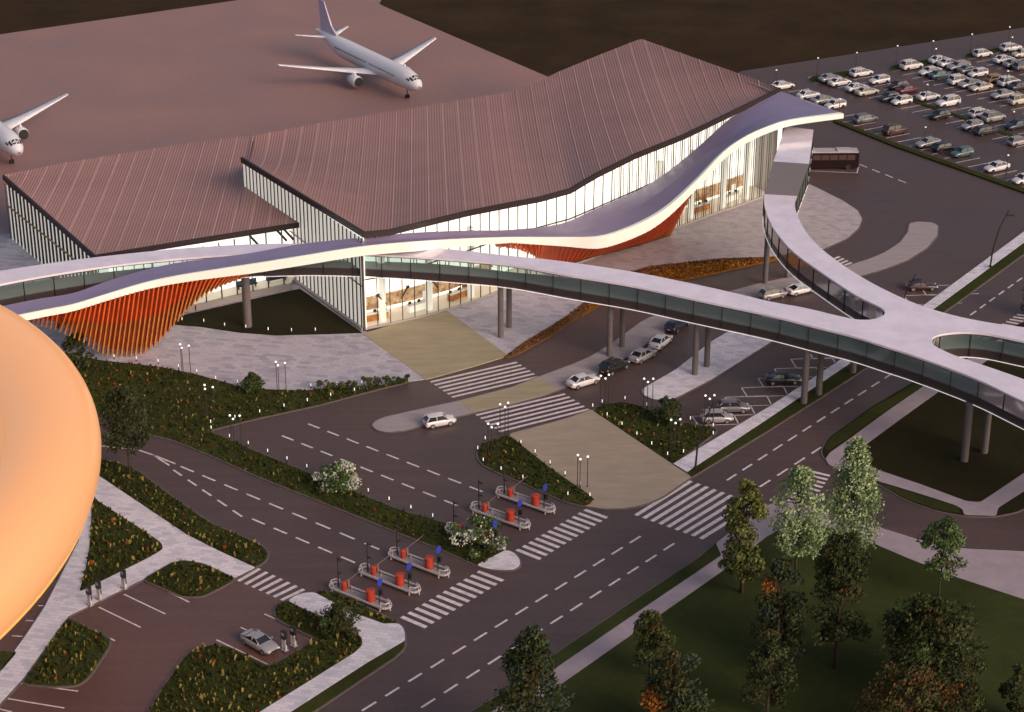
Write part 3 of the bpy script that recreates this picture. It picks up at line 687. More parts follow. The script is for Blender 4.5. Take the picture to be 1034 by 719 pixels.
# low wing
Lc0 = (LB[0]+.5, LB[1]-.9); Lc1 = (LF[0]+.2, LF[1]+1.3)
lw = [lerp(Lc0, Lc1, t/10) for t in range(11)]
wallstrip(lw, .1, 9.9, 'glazing', GLASS, thick=.05)
vposts(lw, .1, [9.6]*11, .2, .06, 1.6, 'mullion', MULL)
vposts([lerp(Lc0, Lc1, .025+t/10*.975) for t in range(11)], .1, [9.6]*11, .5, .05, 1.6, 'facade_fin', FIN, out=.06)
rail(lw, 6.0, .2, .16, 'transom', mat('ochre_rail', (.25, .15, .07), .6), out=.2)
iw = [(p[0]+.85*1.6, p[1]+.53*1.6) for p in lw]
wallstrip(iw, .1, 9.6, 'interior_wall', LITW, thick=.1)
mb = MB()
for t, w_, h_, z_ in ((.25, 2.5, 1.2, 1), (.4, 2, 1.5, 1.2), (.5, 3, 1.6, 4.5), (.62, 3.5, 1.5, 4.8), (.75, 2, 1.2, 1.2), (.85, 2, 1.6, 5)):
    p = lerp(Lc0, Lc1, t); mb = MB(); mb.box((p[0]+.7, p[1]+.42, z_), (w_, .3, h_), R(-57)); mb.build('interior_panel', WOOD, T)
# front of the low wing
Ff = [Lc1, g(150, 325), g(197, 313.5), g(246, 301.5), g(293, 291.5)]
Ff = [Lc1, lerp(Lc1, Ff[2], .5), Ff[2], Ff[3], Ff[4]]
wallstrip(Ff, .9, 9.95, 'glazing', GLASS, thick=.05)
vposts(Ff, .9, [9.95]*5, .13, .25, 2.6, 'mullion', MULL)
rail(Ff, .5, .6, .9, 'sill', PLINTH, out=.2)
If = [(p[0]+.6, p[1]+4.0) for p in Ff]
wallstrip(If, .1, 9.9, 'interior_wall', LITW, thick=.1)
mb = MB(); mb.prism([(p[0], p[1]) for p in Ff]+If[::-1], .6, .95); mb.build('floor', LITF, T)
mb = MB()
for s in (24, 28.5, 33):
    p, a = path_at(Ff, s); mb = MB(); mb.beam((p[0]-.6, p[1]+.4, 9.7), (p[0]+.8, p[1]+.6, 7.9), .3, .3); mb.build('diagonal_strut', BLK, T)

for k, (s_, lab) in enumerate([(22, 'dark seat row behind the low wing glass, beside the slat screen'), (27, 'dark seat row behind the low wing glass, left of the thick column'), (32.5, 'dark seat row behind the low wing glass, nearest the finned wall')]):
    p, a = path_at(Ff, s_); c = thing('seat_row', lab, 'seats', (p[0]+.2, p[1]+2.0, .95), a, 'seat rows in the low wing')
    mb = MB(); mb.box((0, 0, .45), (3.4, .5, .1)); mb.build('seat', BLK, c)
    mb = MB(); mb.box((0, .28, .85), (3.4, .08, .7)); mb.build('backrest', mat('seat_blue', (.05, .08, .14), .5), c)
    for x in (-1.4, 1.4): mb = MB(); mb.box((x, 0, .2), (.1, .5, .4)); mb.build('leg', BLK, c)
# ---- ribbon canopy
U = [(7.5, 308, 10.3), (40, 301.5, 10.3), (75, 295.5, 10.4), (120, 280, 11), (175, 266, 12), (250, 256, 13), (303, 246.5, 13.7), (365.5, 239.8, 14.2), (418, 235, 14.0), (470, 232.8, 12), (516, 232, 9.9), (566, 226, 8.3), (598, 212.5, 8.5), (621, 202.5, 8.9), (650, 189, 9.5), (676, 172, 11), (706, 147.5, 13.5), (733.5, 122.5, 16.0), (752, 111, 17.2), (788.5, 92.3, 18.7)]
Lr = [(22.5, 318, 10.3), (50, 312.5, 10.3), (75, 307.5, 10.4), (112.5, 296, 10.8), (150, 285, 11.4), (187.5, 277.5, 12), (258, 266.5, 13), (308, 258.5, 13.7), (365, 249.5, 14.2), (418, 244.5, 13.8), (470, 241.5, 12), (516, 240, 10), (566, 240, 8.6), (603.5, 239.5, 8.3), (628.5, 233, 8.7), (656, 221, 9.5), (678.5, 206, 10.8), (706, 180, 13.2), (731, 153.5, 15.5), (753.5, 137.8, 17), (776, 127.8, 17.8), (801, 120.8, 18.1), (852, 115, 18.2)]
TH = [(22.5, 1.1), (112, 1.1), (200, 1.3), (258, 1.6), (365, 1.6), (418, 1.7), (516, 1.0), (566, 1.6), (603, 2.2), (656, 2.3), (696, 1.7), (731, 1.5), (776, 1.3), (852, .9)]
def itp(tab, x):
    for a, b in zip(tab, tab[1:]):
        if x <= b[0]: return lerp(a, b, max(0, (x-a[0])/(b[0]-a[0])))[1:]
    return tab[-1][1:]
Uc = catmull(U, 8); Lc = catmull(Lr, 8)
# extend past the left edge behind the orange ring
NST = 170
uw = []; lw_ = []; bw = []
for i in range(NST+1):
    t = i/NST; xl = 22.5+(852-22.5)*t; xu = 7.5+(788.5-7.5)*t
    y, z = itp(Uc, xu); uw.append(g3(xu, y, z))
    y, z = itp(Lc, xl); p = g3(xl, y, z); lw_.append(p); bw.append((p[0], p[1], p[2]-itp(TH, xl)[0]*.86))
e0 = [(p[0]-6, p[1]-3, p[2]-.2) for p in (uw[0], lw_[0], bw[0])]
uw = [e0[0]]+uw; lw_ = [e0[1]]+lw_; bw = [e0[2]]+bw
can = MB()
mid = [lerp(a, b, .5) for a, b in zip(uw, lw_)]; mid = [(p[0], p[1], p[2]-.12) for p in mid]
can.strip(mid, uw); can.strip(lw_, mid)
canopy = can.build('canopy', RIBTOP, T, True)
mb = MB(); mb.strip(bw, [(p[0], p[1], p[2]+.05) for p in lw_])
inn = [lerp(a, b, .06) for a, b in zip(lw_, uw)]; inb = [(q[0], q[1], p[2]) for p, q in zip(bw, inn)]
mb.strip([(p[0], p[1], p[2]+.05) for p in lw_], [(p[0], p[1], p[2]+.05) for p in inn])
mb.add([uw[-1], lw_[-1], bw[-1], (uw[-1][0], uw[-1][1], uw[-1][2]-.5)], [(0, 1, 2, 3)])
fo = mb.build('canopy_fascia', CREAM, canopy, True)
mb = MB(); mb.strip([(p[0], p[1], p[2]-.5) for p in uw], bw); mb.build('canopy_soffit', mat('canopy_soffit', (.16, .12, .12), .7), canopy, True)
for o_ in canopy.children:
    for v in o_.data.vertices: v.co -= Vector(T['_w'])
# ---- slatted funnels hanging from the ribbon
def bottom_at(x):
    i = min(range(len(lw_)), key=lambda k: abs(proj_x(lw_[k])-x)); return bw[i]
def proj_x(p):
    d = p[1]*cp-(p[2]-H)*sp; return CX+F*p[0]/d
edge1 = [(p[0], p[1]+1.6) for p in bw[:70]]
B1 = [(31.6, 325), (52, 330), (72, 338.6), (90, 348.5), (104, 357.5), (126.6, 358.8), (145, 355.7), (157, 348.5), (170, 334), (186.7, 314), (203, 299), (220, 288.5), (246, 277.5)]
mb = MB(); n1 = 46
for i in range(n1):
    x = 31.6+(246-31.6)*i/(n1-1); yb = itp(B1, x)[0]
    zb = max(.1, solvez(x, yb, edge1, 0, 13)); b_ = g3(x, yb, zb)
    tx = x+8 if x > 60 else x+2
    t_ = bottom_at(tx); t_ = (t_[0], t_[1]+.5, t_[2]+.15)
    if t_[2]-b_[2] < .15: continue
    m_ = lerp(b_, t_, .55)
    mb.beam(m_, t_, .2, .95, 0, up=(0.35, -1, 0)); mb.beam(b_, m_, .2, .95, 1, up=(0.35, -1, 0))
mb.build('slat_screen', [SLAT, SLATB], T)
# solid lining behind the slats
liner = MB(); A = []; Bq = []
for i in range(n1):
    x = 31.6+(246-31.6)*i/(n1-1); yb = itp(B1, x)[0]; zb = max(.1, solvez(x, yb, edge1, 0, 13)); b_ = g3(x, yb, zb); t_ = bottom_at(x+8 if x > 60 else x+2)
    A.append((b_[0]+.3, b_[1]+1.3, b_[2]+.2)); Bq.append((t_[0]+.3, t_[1]+1.6, max(t_[2]+.15, b_[2]+.3)))
liner.strip(A, Bq); liner.build('screen_lining', mat('red_lining', (.33, .055, .015), .7, emit=(1, .15, .03), es=.05), T)
F2 = [((502, 0), (503, 248.3, 8.6)), ((520, 0), (524, 251.5, 7.6)), ((538, 0), (538, 257, 5.5)), ((553, 0), (548, 264, 3)), ((566, 0), (558, 270, .6)), ((578, 0), (568, 268, .15)), ((598, 0), (586, 262.5, .15)), ((621, 0), (605, 257, .15)), ((646, 0), (628, 251, .15)), ((662, 0), (648, 245.8, .15)), ((676, 0), (660, 242, .15)), ((688, 0), (668, 240, .15)), ((697, 0), (675, 238.5, .15))]
tb = [(a[0], *b) for a, b in F2]
mb = MB(); A = []; Bq = []
n2 = 84
for i in range(n2):
    x = 502+(697-502)*i/(n2-1); bx, by, bz = itp(tb, x); b_ = g3(bx, by, bz); t_ = bottom_at(x); t_ = (t_[0], t_[1]+.3, t_[2]+.1)
    m_ = lerp(b_, t_, .16)
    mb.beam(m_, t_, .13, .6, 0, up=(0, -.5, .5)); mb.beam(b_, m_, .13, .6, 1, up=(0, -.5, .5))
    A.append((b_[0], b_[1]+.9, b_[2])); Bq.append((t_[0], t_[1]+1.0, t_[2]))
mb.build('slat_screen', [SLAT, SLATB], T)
liner = MB(); liner.strip(A, Bq); liner.build('screen_lining', MATS['red_lining'], T)

for s0_, s1_ in ((1.5, 27), (60, 88)):
    band = []
    s_ = s0_
    while s_ <= s1_: band.append(path_at(FF, s_)[0]); s_ += 1.5
    mb = MB(); q = [(p[0]+dn.x*4.2, p[1]+dn.y*4.2) for p in band]
    if s0_ < 5: q = [(p[0]+.9*(1-i/len(q)), p[1]+.5*(1-i/len(q))) for i, p in enumerate(q)]
    mb.strip([(*p, 1.2) for p in q], [(*p, 3.2) for p in q]); mb.strip([(*p, 3.2) for p in q], [(p[0]+dn.x*.4, p[1]+dn.y*.4, 3.2) for p in q])
    mb.build('wood_panelling', mat('wood_panelling', (.40, .17, .05), .5, col2=(.85, .66, .46), scale=1.3, var=.2, detail=6), T)
# counters inside the hall: free standing furniture
for k, (s, L_, lab) in enumerate([(3.5, 5, 'long orange wood counter behind the glass, nearest the building corner'), (11, 5, 'pale counter in the hall above the beige entrance apron'), (18.5, 5.5, 'orange wood counter in the hall just left of the paired bridge columns'), (66, 5, 'pale counter seen through glass right of the red slat funnel'), (73.5, 5, 'orange wood counter behind glass midway along the right hall end'), (81, 5, 'pale counter behind glass beside the right end of the facade')]):
    p, a = path_at(FF, s); q = (p[0]+dn.x*2.6, p[1]+dn.y*2.6, .2)
    c = thing('service_counter', lab, 'counter', q, a, 'counters inside the lit hall')
    mb = MB(); mb.box((0, 0, .55), (L_*.8, .8, 1.1)); mb.box((L_*.3, .5, 1.5), (L_*.2, .2, 1.9)); mb.build('counter_body', MATS['white_pillar'] if k % 2 else WOOD, c)
    mb = MB(); mb.box((0, -.05, 1.14), (L_*.8+.2, 1.0, .08)); mb.build('counter_top', mat('counter_white', (.7, .68, .65), .4), c)
    for j in range(3): mb = MB(); mb.box((-L_/3+j*L_/3, .1, 1.4), (.5, .1, .4)); mb.box((-L_/3+j*L_/3, .1, 1.2), (.1, .1, .1)); mb.build('screen', BLK, c)

# ------------------------------------------------------------------ skybridge network
SB = thing('skybridge', 'forked elevated glass walkway with pale lilac roof crossing above the forecourt and roads', 'skybridge', (*g(640, 330), 0), world=True)
ZT, ZB = 12.0, 8.3
s1 = [(-60, 284), (0, 273.5), (62.5, 264), (130, 256), (197, 249.8), (258, 246.5), (303, 246), (360, 247.5), (410, 249), (453, 251.5), (516, 258.5), (566, 263.5), (641, 274.8), (716, 290), (776, 304), (813.5, 311), (845, 318.5)]
tip1 = [(865, 322.5), (880, 322.5), (890, 319.5), (893.5, 315.5)]
s2 = [(888.5, 310), (863.5, 297.5), (831, 276), (801, 254), (783.5, 234), (776, 220), (772, 207), (771.7, 196)]
s3 = [(805, 198), (802.5, 208), (808.5, 225), (817, 238), (831, 252.5), (858.5, 272.5), (888.5, 290), (926, 307), (963.5, 318.5), (1001, 326), (1034, 330.5), (1100, 341), (1180, 352)]
s4 = [(1180, 376), (1100, 358), (1034, 344.5), (1000, 337.5), (976, 335.3), (955, 336.6), (944, 339.5), (940.5, 343.5), (943, 348.5), (952, 353.5), (966, 359.5), (985, 366), (1034, 383), (1100, 408), (1180, 442)]
s5 = [(1180, 478), (1100, 438), (1034, 405.5), (983.5, 381.5), (926, 360), (893.5, 349.5), (863.5, 340), (820, 329), (774, 317.5), (701, 302), (641, 289), (578.5, 278.5), (516, 267.5), (470.5, 263), (430, 260), (390.5, 257.5), (350, 255.5), (300, 255), (235, 257), (200, 259.5), (130, 266), (60, 276), (0, 287), (-60, 301)]
W = lambda l, z=ZT: [g(x, y, z) for x, y in l]
c1 = catmull(W(s1+tip1+s2), 4); c3 = catmull(W(s3), 4); c4 = catmull(W(s4), 4); c5 = catmull(W(s5), 4)
outline = c1+c3+c4+c5
mb = MB(); mb.prism(outline, ZT-.28, ZT); roof_ = mb.build('roof', BROOF, SB)
def inset(pl, d):
    out = []
    for i, p in enumerate(pl):
        a, b = pl[max(i-1, 0)], pl[min(i+1, len(pl)-1)]; dx, dy = b[0]-a[0], b[1]-a[1]; L_ = math.hypot(dx, dy) or 1
        out.append((p[0]+dy/L_*d, p[1]-dx/L_*d))
    return out
ins = inset(c1, .12)+inset(c3, .12)+inset(c4, .12)+inset(c5, .12)
# direction check: inset must go inwards (outline runs clockwise seen from above)
ar = sum(outline[i][0]*outline[(i+1) % len(outline)][1]-outline[(i+1) % len(outline)][0]*outline[i][1] for i in range(len(outline)))
sg = .12 if ar < 0 else -.12
ins = inset(c1, sg)+inset(c3, sg)+inset(c4, sg)+inset(c5, sg)
mb = MB(); mb.prism(ins, ZB+.12, ZB+1.25); mb.build('deck', BDARK, SB)
mb = MB(); mb.prism(inset(c1, sg*3)+inset(c3, sg*3)+inset(c4, sg*3)+inset(c5, sg*3), ZB+1.25, ZB+1.3); mb.build('floor', BFLOOR, SB)
for c_ in (c1, c3, c4, c5):
    q = inset(c_, sg*1.0)
    mb = MB(); mb.strip([(p[0], p[1], ZB+1.25) for p in q], [(p[0], p[1], ZT-.28) for p in q]); mb.build('glass_wall', BGLASS, SB, True)
    mb = MB()
    for p in resample([(a, b) for a, b in inset(c_, sg*.7)], 4.3): mb.box((p[0], p[1], (ZT+ZB)/2-.1), (.12, .12, ZT-ZB-.4))
    q2 = inset(c_, sg*.8)
    for a, b in zip(q2, q2[1:]): mb.beam((*a, ZT-.34), (*b, ZT-.34), .1, .1)
    mb.build('mullion', BLK, SB)
    q = inset(c_, 0)
    mb = MB()
    for a, b in zip(q, q[1:]): mb.beam((*a, ZB+.06), (*b, ZB+.06), .10, .08)
    mb.build('light_strip', STRIPL, SB)
# raised end that climbs to the terminal
def slab(pts_a, pts_b, thick, m, name, lo=0):
    mb = MB(); A = pts_a; B = pts_b
    mb.strip(B, A); mb.strip([(x, y, z-thick) for x, y, z in A], [(x, y, z-thick) for x, y, z in B])
    mb.strip(A, [(x, y, z-thick) for x, y, z in A]); mb.strip([(x, y, z-thick) for x, y, z in B], B)
    return mb.build(name, m, SB)
zh = 15.6
RL = [g3(771.7, 196, 12), g3(781, 163, zh), g3(793, 127.5, zh)]
RR = [g3(805, 198, 12), g3(817, 165.5, zh), g3(821.5, 131, zh)]
slab(RL[1:], RR[1:], .3, BROOF, 'roof')
slab(RL[:2], RR[:2], .3, mat('shaded_ramp_roof', (.16, .14, .15), .3), 'roof')  # darker reflection on the slope painted as grey instead of the pale roof
for side in (RL, RR):
    A = [(x, y, z-.3) for x, y, z in side]; B = [(x, y, z-2.7) for x, y, z in side]
    mb = MB(); mb.strip(B, A); mb.build('glass_wall', BGLASS, SB)
    mb = MB()
    for a, b in zip(side, side[1:]):
        for t in (0, .25, .5, .75, 1):
            p = lerp(a, b, t); mb.box((p[0], p[1], p[2]-1.9), (.14, .14, 3.4))
        mb.beam((a[0], a[1], a[2]-.36), (b[0], b[1], b[2]-.36), .12, .12)
    mb.build('mullion', BLK, SB)
    mb = MB()
    for a, b in zip(side, side[1:]): mb.beam((a[0], a[1], a[2]-3.6), (b[0], b[1], b[2]-3.6), .10, .08)
    mb.build('light_strip', STRIPL, SB)
slab([(x, y, z-2.7) for x, y, z in RL], [(x, y, z-2.7) for x, y, z in RR], .9, BDARK, 'deck')
for bx, by, r_ in [(250.5, 330.5, .62), (505.5, 341, .42), (514, 331, .42), (615.3, 360, .42), (628, 350.5, .42), (701.5, 378.7, .42), (713.5, 370.5, .42), (811.5, 407.5, .46), (826.5, 398.8, .46), (861, 376.5, .46), (973.5, 466, .5), (993.5, 457.5, .5), (772.5, 286.5, .42), (795, 280.5, .42), (60, 331, .5)]:
    x, y = g(bx, by); mb = MB(); mb.cyl((x, y), r_, .05, ZB+.12, 20); mb.cyl((x, y), r_*1.25, ZB-.3, ZB+.1, 20); mb.build('column', COLM, SB, False)

# ------------------------------------------------------------------ orange ring building
TX, TY, TR, TZ, TA, TB, kx, ky = -106.46, 187.46, 56.4, 16.4, 6.05, 5.05, .038, .027
ring = thing('ring_building', 'huge glossy orange ring shaped building floating above the lower left car park', 'ring building', (TX, TY, 0), world=True)
NU, NV = 160, 40
def tor(u, v, ex=0):
    a, b = TA+ex, TB+ex
    X = (TR+a*math.cos(v))*math.cos(u); Y = (TR+a*math.cos(v))*math.sin(u)
    return (TX+X, TY+Y, TZ+b*math.sin(v)+kx*X+ky*Y)
mb = MB(); vs = []; fs = []
for i in range(NU):
    for j in range(NV): vs.append(tor(2*math.pi*i/NU, 2*math.pi*j/NV))
top, bot = [], []
for i in range(NU):
    for j in range(NV):
        a = i*NV+j; b = i*NV+(j+1) % NV; c = ((i+1) % NU)*NV+(j+1) % NV; d = ((i+1) % NU)*NV+j
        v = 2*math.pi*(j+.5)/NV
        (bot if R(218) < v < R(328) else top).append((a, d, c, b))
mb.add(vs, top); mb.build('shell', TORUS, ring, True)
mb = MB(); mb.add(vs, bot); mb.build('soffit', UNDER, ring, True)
for vv in (R(328),):
    mb = MB(); pts = [tor(2*math.pi*i/NU, vv, .02) for i in range(NU+1)]; mb.tube(pts, .16, 8, cap=False); mb.build('rim', TRIM, ring, True)
for k in range(6):
    u = R(100+k*40)
    x, y = TX+TR*math.cos(u), TY+TR*math.sin(u); zt = TZ-TB+.6+kx*(x-TX)+ky*(y-TY)
    mb = MB(); mb.lathe((x, y, 0), [(1.6, 0), (1.0, zt*.5), (2.2, zt+.5)], 20); mb.build('pier', UNDER, ring, True)

# ------------------------------------------------------------------ aircraft
def airplane():
    t = thing('airplane', '', 'airplane')
    L = 43.0; R0 = 2.0; ZC = 4.0
    prof = [(0, .05, -.45), (.25, .5, -.42), (.8, .95, -.32), (1.7, 1.35, -.2), (3.0, 1.68, -.08), (4.6, 1.9, -.02), (6.5, 2.0, 0), (10, 2.0, 0), (18, 2.0, 0), (28, 2.0, 0), (31, 1.93, .08), (34, 1.65, .3), (37, 1.2, .68), (39.5, .8, 1.0), (41.5, .48, 1.22), (43, .18, 1.35)]
    mb = MB(); n = 24; vs = []; fs = []
    for x, r, dz in prof:
        for k in range(n):
            a = 2*math.pi*k/n; vs.append((-x, r*math.cos(a), ZC+dz+r*1.04*math.sin(a)))
    for i in range(len(prof)-1):
        for k in range(n): fs.append((i*n+k, i*n+(k+1) % n, (i+1)*n+(k+1) % n, (i+1)*n+k))
    fs.append(tuple(range(n))); fs.append(tuple((len(prof)-1)*n+k for k in range(n))[::-1])
    mb.add(vs, fs); fu = mb.build('fuselage', WHITEP, t, True)
    # cabin windows and cockpit panes
    mb = MB()
    for s in (-1, 1):
        for k in range(48):
            x = 7+k*.52
            if 17 < x < 18.3: continue
            y = math.sqrt(4-.45**2)*1.0; mb.box((-x, s*(y+.01), ZC+.47), (.22, .04, .3))
    mb.build('cabin_window', mat('window_dark', (.10, .09, .12), .2), fu)
    mb = MB()
    def surf(x, a):
        for p, q in zip(prof, prof[1:]):
            if p[0] <= x <= q[0]:
                tt = (x-p[0])/(q[0]-p[0]); r = (p[1]+(q[1]-p[1])*tt)*1.045; d = p[2]+(q[2]-p[2])*tt
                return (-x, r*math.cos(R(a)), ZC+d+r*1.04*math.sin(R(a)))
    for m_ in (0, 1):
        for (x0, x1, a0, a1, sl) in ((1.15, 2.3, 60, 86, 0), (1.3, 2.45, 38, 56, .1), (2.0, 3.0, 24, 36, .3)):
            q = [(x0, a1), (x0+.05, a0), (x1-.1, a0+4), (x1, a1)]
            mb.add([surf(x, 180-a if m_ else a) for x, a in q], [(0, 1, 2, 3)])
    mb.build('cockpit_window', BLK, fu)
    def wing(root_x, root_c, tip_x, tip_c, span, z0, z1, y0, s, thick):
        mb = MB(); secs = []
        for t_, y_, xl, c_, z_ in [(0, y0, root_x, root_c, z0), (.4, y0+(span-y0)*.38, root_x+(tip_x-root_x)*.38, root_c+(tip_c-root_c)*.55, z0+(z1-z0)*.35), (1, span, tip_x, tip_c, z1)]:
            th_ = thick*(1-.65*t_)
            secs.append([(-xl, s*y_, z_), (-xl-c_*.25, s*y_, z_+th_*.5), (-xl-c_*.6, s*y_, z_+th_*.4), (-xl-c_, s*y_, z_), (-xl-c_*.6, s*y_, z_-th_*.3), (-xl-c_*.25, s*y_, z_-th_*.4)])
        vs = [p for q in secs for p in q]; fs = []
        for i in range(2):
            for k in range(6): fs.append((i*6+k, i*6+(k+1) % 6, (i+1)*6+(k+1) % 6, (i+1)*6+k))
        fs += [tuple(range(6)), tuple(12+k for k in range(6))[::-1]]; mb.add(vs, fs); return mb
    for s in (-1, 1):
        w = wing(13.5, 7.2, 24.4, 1.6, 18.4, ZC-1.2, ZC+.9, 1.0, s, .9)
        w.build('wing', WHITEP, t, True)
        wing(36.2, 3.6, 40.4, 1.3, 6.3, ZC+1.1, ZC+1.6, .5, s, .35).build('tailplane', WHITEP, t, True)
        e = MB(); ex, ey, ez = -14.6, s*5.75, ZC-2.15
        e.v = []; n = 20; prf = [(0, .98), (.15, 1.08), (.9, 1.18), (2.2, 1.12), (3.4, .85), (3.5, .6), (4.6, .25)]
        pts = [(ex-a, ey, ez) for a, b in prf]; e.tube(pts, [b for a, b in prf], n, cap=False)
        e.beam((ex-1.2, ey, ez+1.0), (ex-4.6, ey, ZC-1.0), .3, 1.0); eo = e.build('engine', WHITEP, t, True)
        f = MB(); f.tube([(ex+.02, ey, ez), (ex-.6, ey, ez)], [.9, .85], n); f.build('fan', BLK, eo)
        g_ = MB(); g_.cyl((-18.6, s*3.7), .14, 1.0, 3.0, 8)
        for d in (-.35, .35): g_.tube([(-18.6, s*3.7+d-.15, .58), (-18.6, s*3.7+d+.15, .58)], .58, 16)
        g_.build('main_gear', TYRE, t)
    mb = MB(); fv = [(-33.5, 0, ZC+1.85), (-36.2, 0, ZC+3.6), (-39.2, 0, ZC+8.2), (-41.6, 0, ZC+8.2), (-40.8, 0, ZC+1.7)]
    vs = [(x, -.16 if z < ZC+5 else -.08, z) for x, y, z in fv]+[(x, .16 if z < ZC+5 else .08, z) for x, y, z in fv]
    mb.add(vs, [(4, 3, 2, 1, 0), (5, 6, 7, 8, 9)]+[(i, (i+1) % 5, 5+(i+1) % 5, 5+i) for i in range(5)]); mb.build('tail_fin', mat('lilac_fin', (.46, .42, .56), .35), t)
    mb = MB(); mb.cyl((-5.2, 0), .1, .6, 2.6, 8)
    for d in (-.25, .25): mb.tube([(-5.2, d-.1, .4), (-5.2, d+.1, .4)], .4, 14)
    mb.build('nose_gear', TYRE, t)
    return t
pl = airplane()
hd = R(-57)
pl.location = (*g(424.5, 88, 3.6), 0); pl.rotation_euler = (0, 0, hd); pl['label'] = 'white twin engine airliner parked on the apron behind the long roof'; pl['group'] = 'airliners on the apron'
copy_tree(pl, (*g(20, 155, 3.4), 0), hd-.02, 'white airliner cut off by the left edge of the photo, near the low roof corner')

# ------------------------------------------------------------------ cars
CARC = {'white': (.62, .58, .61), 'silver': (.34, .32, .34), 'grey': (.16, .15, .17), 'black': (.015, .013, .014), 'dark red': (.05, .010, .014), 'maroon': (.11, .015, .025), 'navy': (.02, .025, .055), 'dark grey': (.045, .042, .055), 'teal': (.06, .11, .13), 'gold': (.33, .17, .05), 'cream': (.48, .43, .38), 'brown': (.07, .03, .03), 'blue grey': (.10, .13, .18)}
def paint(c): return mat('paint_'+c.replace(' ', '_'), CARC[c], .28, metal=.25 if c in ('silver', 'grey', 'dark grey') else 0, coat=.5)
TYPES = {  # length, width, hood z, belt z, roof z, x of: windscreen foot, roof front, roof rear, rear glass foot, tail top z
 'sedan': (4.75, 1.84, .92, 1.0, 1.46, 1.05, .35, -.95, -1.75, 1.02),
 'hatchback': (4.15, 1.78, .95, 1.02, 1.52, 1.0, .35, -1.45, -1.95, 1.0),
 'estate': (4.85, 1.86, .95, 1.03, 1.5, 1.1, .4, -1.75, -2.25, 1.02),
 'off-roader': (4.75, 1.92, 1.08, 1.18, 1.76, 1.05, .45, -1.75, -2.15, 1.15),
 'coupe': (4.6, 1.86, .86, .92, 1.30, .9, .15, -.75, -1.85, .98)}
def make_car(kind, rims=True):
    L, Wd, hz, bz, rz_, wf, rf, rr_, gf, tz = TYPES[kind]; h = L/2; w = Wd/2
    t = thing('parked_car', '', 'car', (0, -400, 0))
    st = [(-h, .48, tz-.30, .66), (-h+.10, .34, tz-.06, .82), (-h+.35, .28, tz, .93), (gf+.1, .22, bz, .98), (-.6, .2, bz, 1.0), (.4, .2, bz-.01, 1.0), (wf, .22, bz-.04, .99), (h-.75, .24, hz-.06, .95), (h-.3, .28, hz-.16, .88), (h-.05, .34, hz-.32, .74), (h, .42, hz-.42, .62)]
    st.sort(); mb = MB(); vs = []
    for x, z0, z1, k in st:
        ww = w*k
        for y, z in ((-ww*.9, z0), (-ww, z0+.14), (-ww*1.0, z0+(z1-z0)*.62), (-ww*.9, z1-.03), (-ww*.5, z1+.015), (ww*.5, z1+.015), (ww*.9, z1-.03), (ww*1.0, z0+(z1-z0)*.62), (ww, z0+.14), (ww*.9, z0)): vs.append((x, y, z))
    fs = []
    for i in range(len(st)-1):
        for k in range(10): fs.append((i*10+k, (i+1)*10+k, (i+1)*10+(k+1) % 10, i*10+(k+1) % 10))
    fs += [tuple(range(10)), tuple((len(st)-1)*10+k for k in range(10))[::-1]]
    mb.add(vs, fs)
    wt = w*.70; wb = w*.87
    # roof skin and pillars in body colour
    mb.add([(rr_-.08, -wt, rz_-.05), (rf+.08, -wt, rz_-.05), (rf+.08, wt, rz_-.05), (rr_-.08, wt, rz_-.05), (rr_+.1, -wt*.8, rz_+.01), (rf-.1, -wt*.8, rz_+.01), (rf-.1, wt*.8, rz_+.01), (rr_+.1, wt*.8, rz_+.01)], [(4, 5, 6, 7), (0, 1, 5, 4), (1, 2, 6, 5), (2, 3, 7, 6), (3, 0, 4, 7)])
    for s in (-1, 1):
        mb.beam((wf, s*wb, bz-.06), (rf+.05, s*wt, rz_-.05), .09, .06); mb.beam((gf, s*wb, bz-.04), (rr_-.05, s*wt, rz_-.05), .16 if kind in ('sedan', 'coupe') else .1, .1)
        xm = (rf+rr_)/2; mb.beam((xm, s*(wb+.01), bz-.04), (xm, s*(wt+.01), rz_-.05), .09, .05)
        mb.box((wf-.15, s*(w+.06), bz+.04), (.16, .16, .12))
        if kind in ('off-roader', 'estate'): mb.beam((rf, s*wt*.85, rz_+.05), (rr_, s*wt*.85, rz_+.05), .05, .05)
    mb.build('body', paint('white'), t, True)
    mb = MB(); mb.add([(gf, -wb, bz-.05), (wf, -wb, bz-.05), (wf, wb, bz-.05), (gf, wb, bz-.05), (rr_, -wt, rz_-.05), (rf, -wt, rz_-.05), (rf, wt, rz_-.05), (rr_, wt, rz_-.05)], [(4, 5, 6, 7), (0, 1, 5, 4), (1, 2, 6, 5), (2, 3, 7, 6), (3, 0, 4, 7)])
    mb.build('windows', CGLASS, t)
    for x in (-h+.92, h-.88):
        for s in (-1, 1):
            y = s*(w-.12); mb = MB(); r = .36 if kind == 'off-roader' else .33
            mb.tube([(x, y-.12, r), (x, y+.12, r)], r, 16); wh = mb.build('wheel', TYRE, t)
            if rims: mb = MB(); mb.tube([(x, y+s*.10, r), (x, y+s*.135, r)], r*.66, 12); mb.build('rim', RIMM, wh)
    if rims:
        for s in (-1, 1):
            mb = MB(); mb.box((h-.12, s*w*.62, hz-.30), (.18, .34, .13)); mb.build('headlight', HEADL, t)
            mb = MB(); mb.box((-h+.07, s*w*.66, tz-.2), (.12, .30, .15)); mb.build('taillight', TAILL, t)
        mb = MB(); mb.box((h-.01, 0, .5), (.06, .8, .14)); mb.build('grille', BLK, t)
        mb = MB(); mb.box((-h+.01, 0, .62), (.04, .52, .12)); mb.build('number_plate', mat('plate', (.6, .6, .58), .5), t)
    return t
PROTO = {}
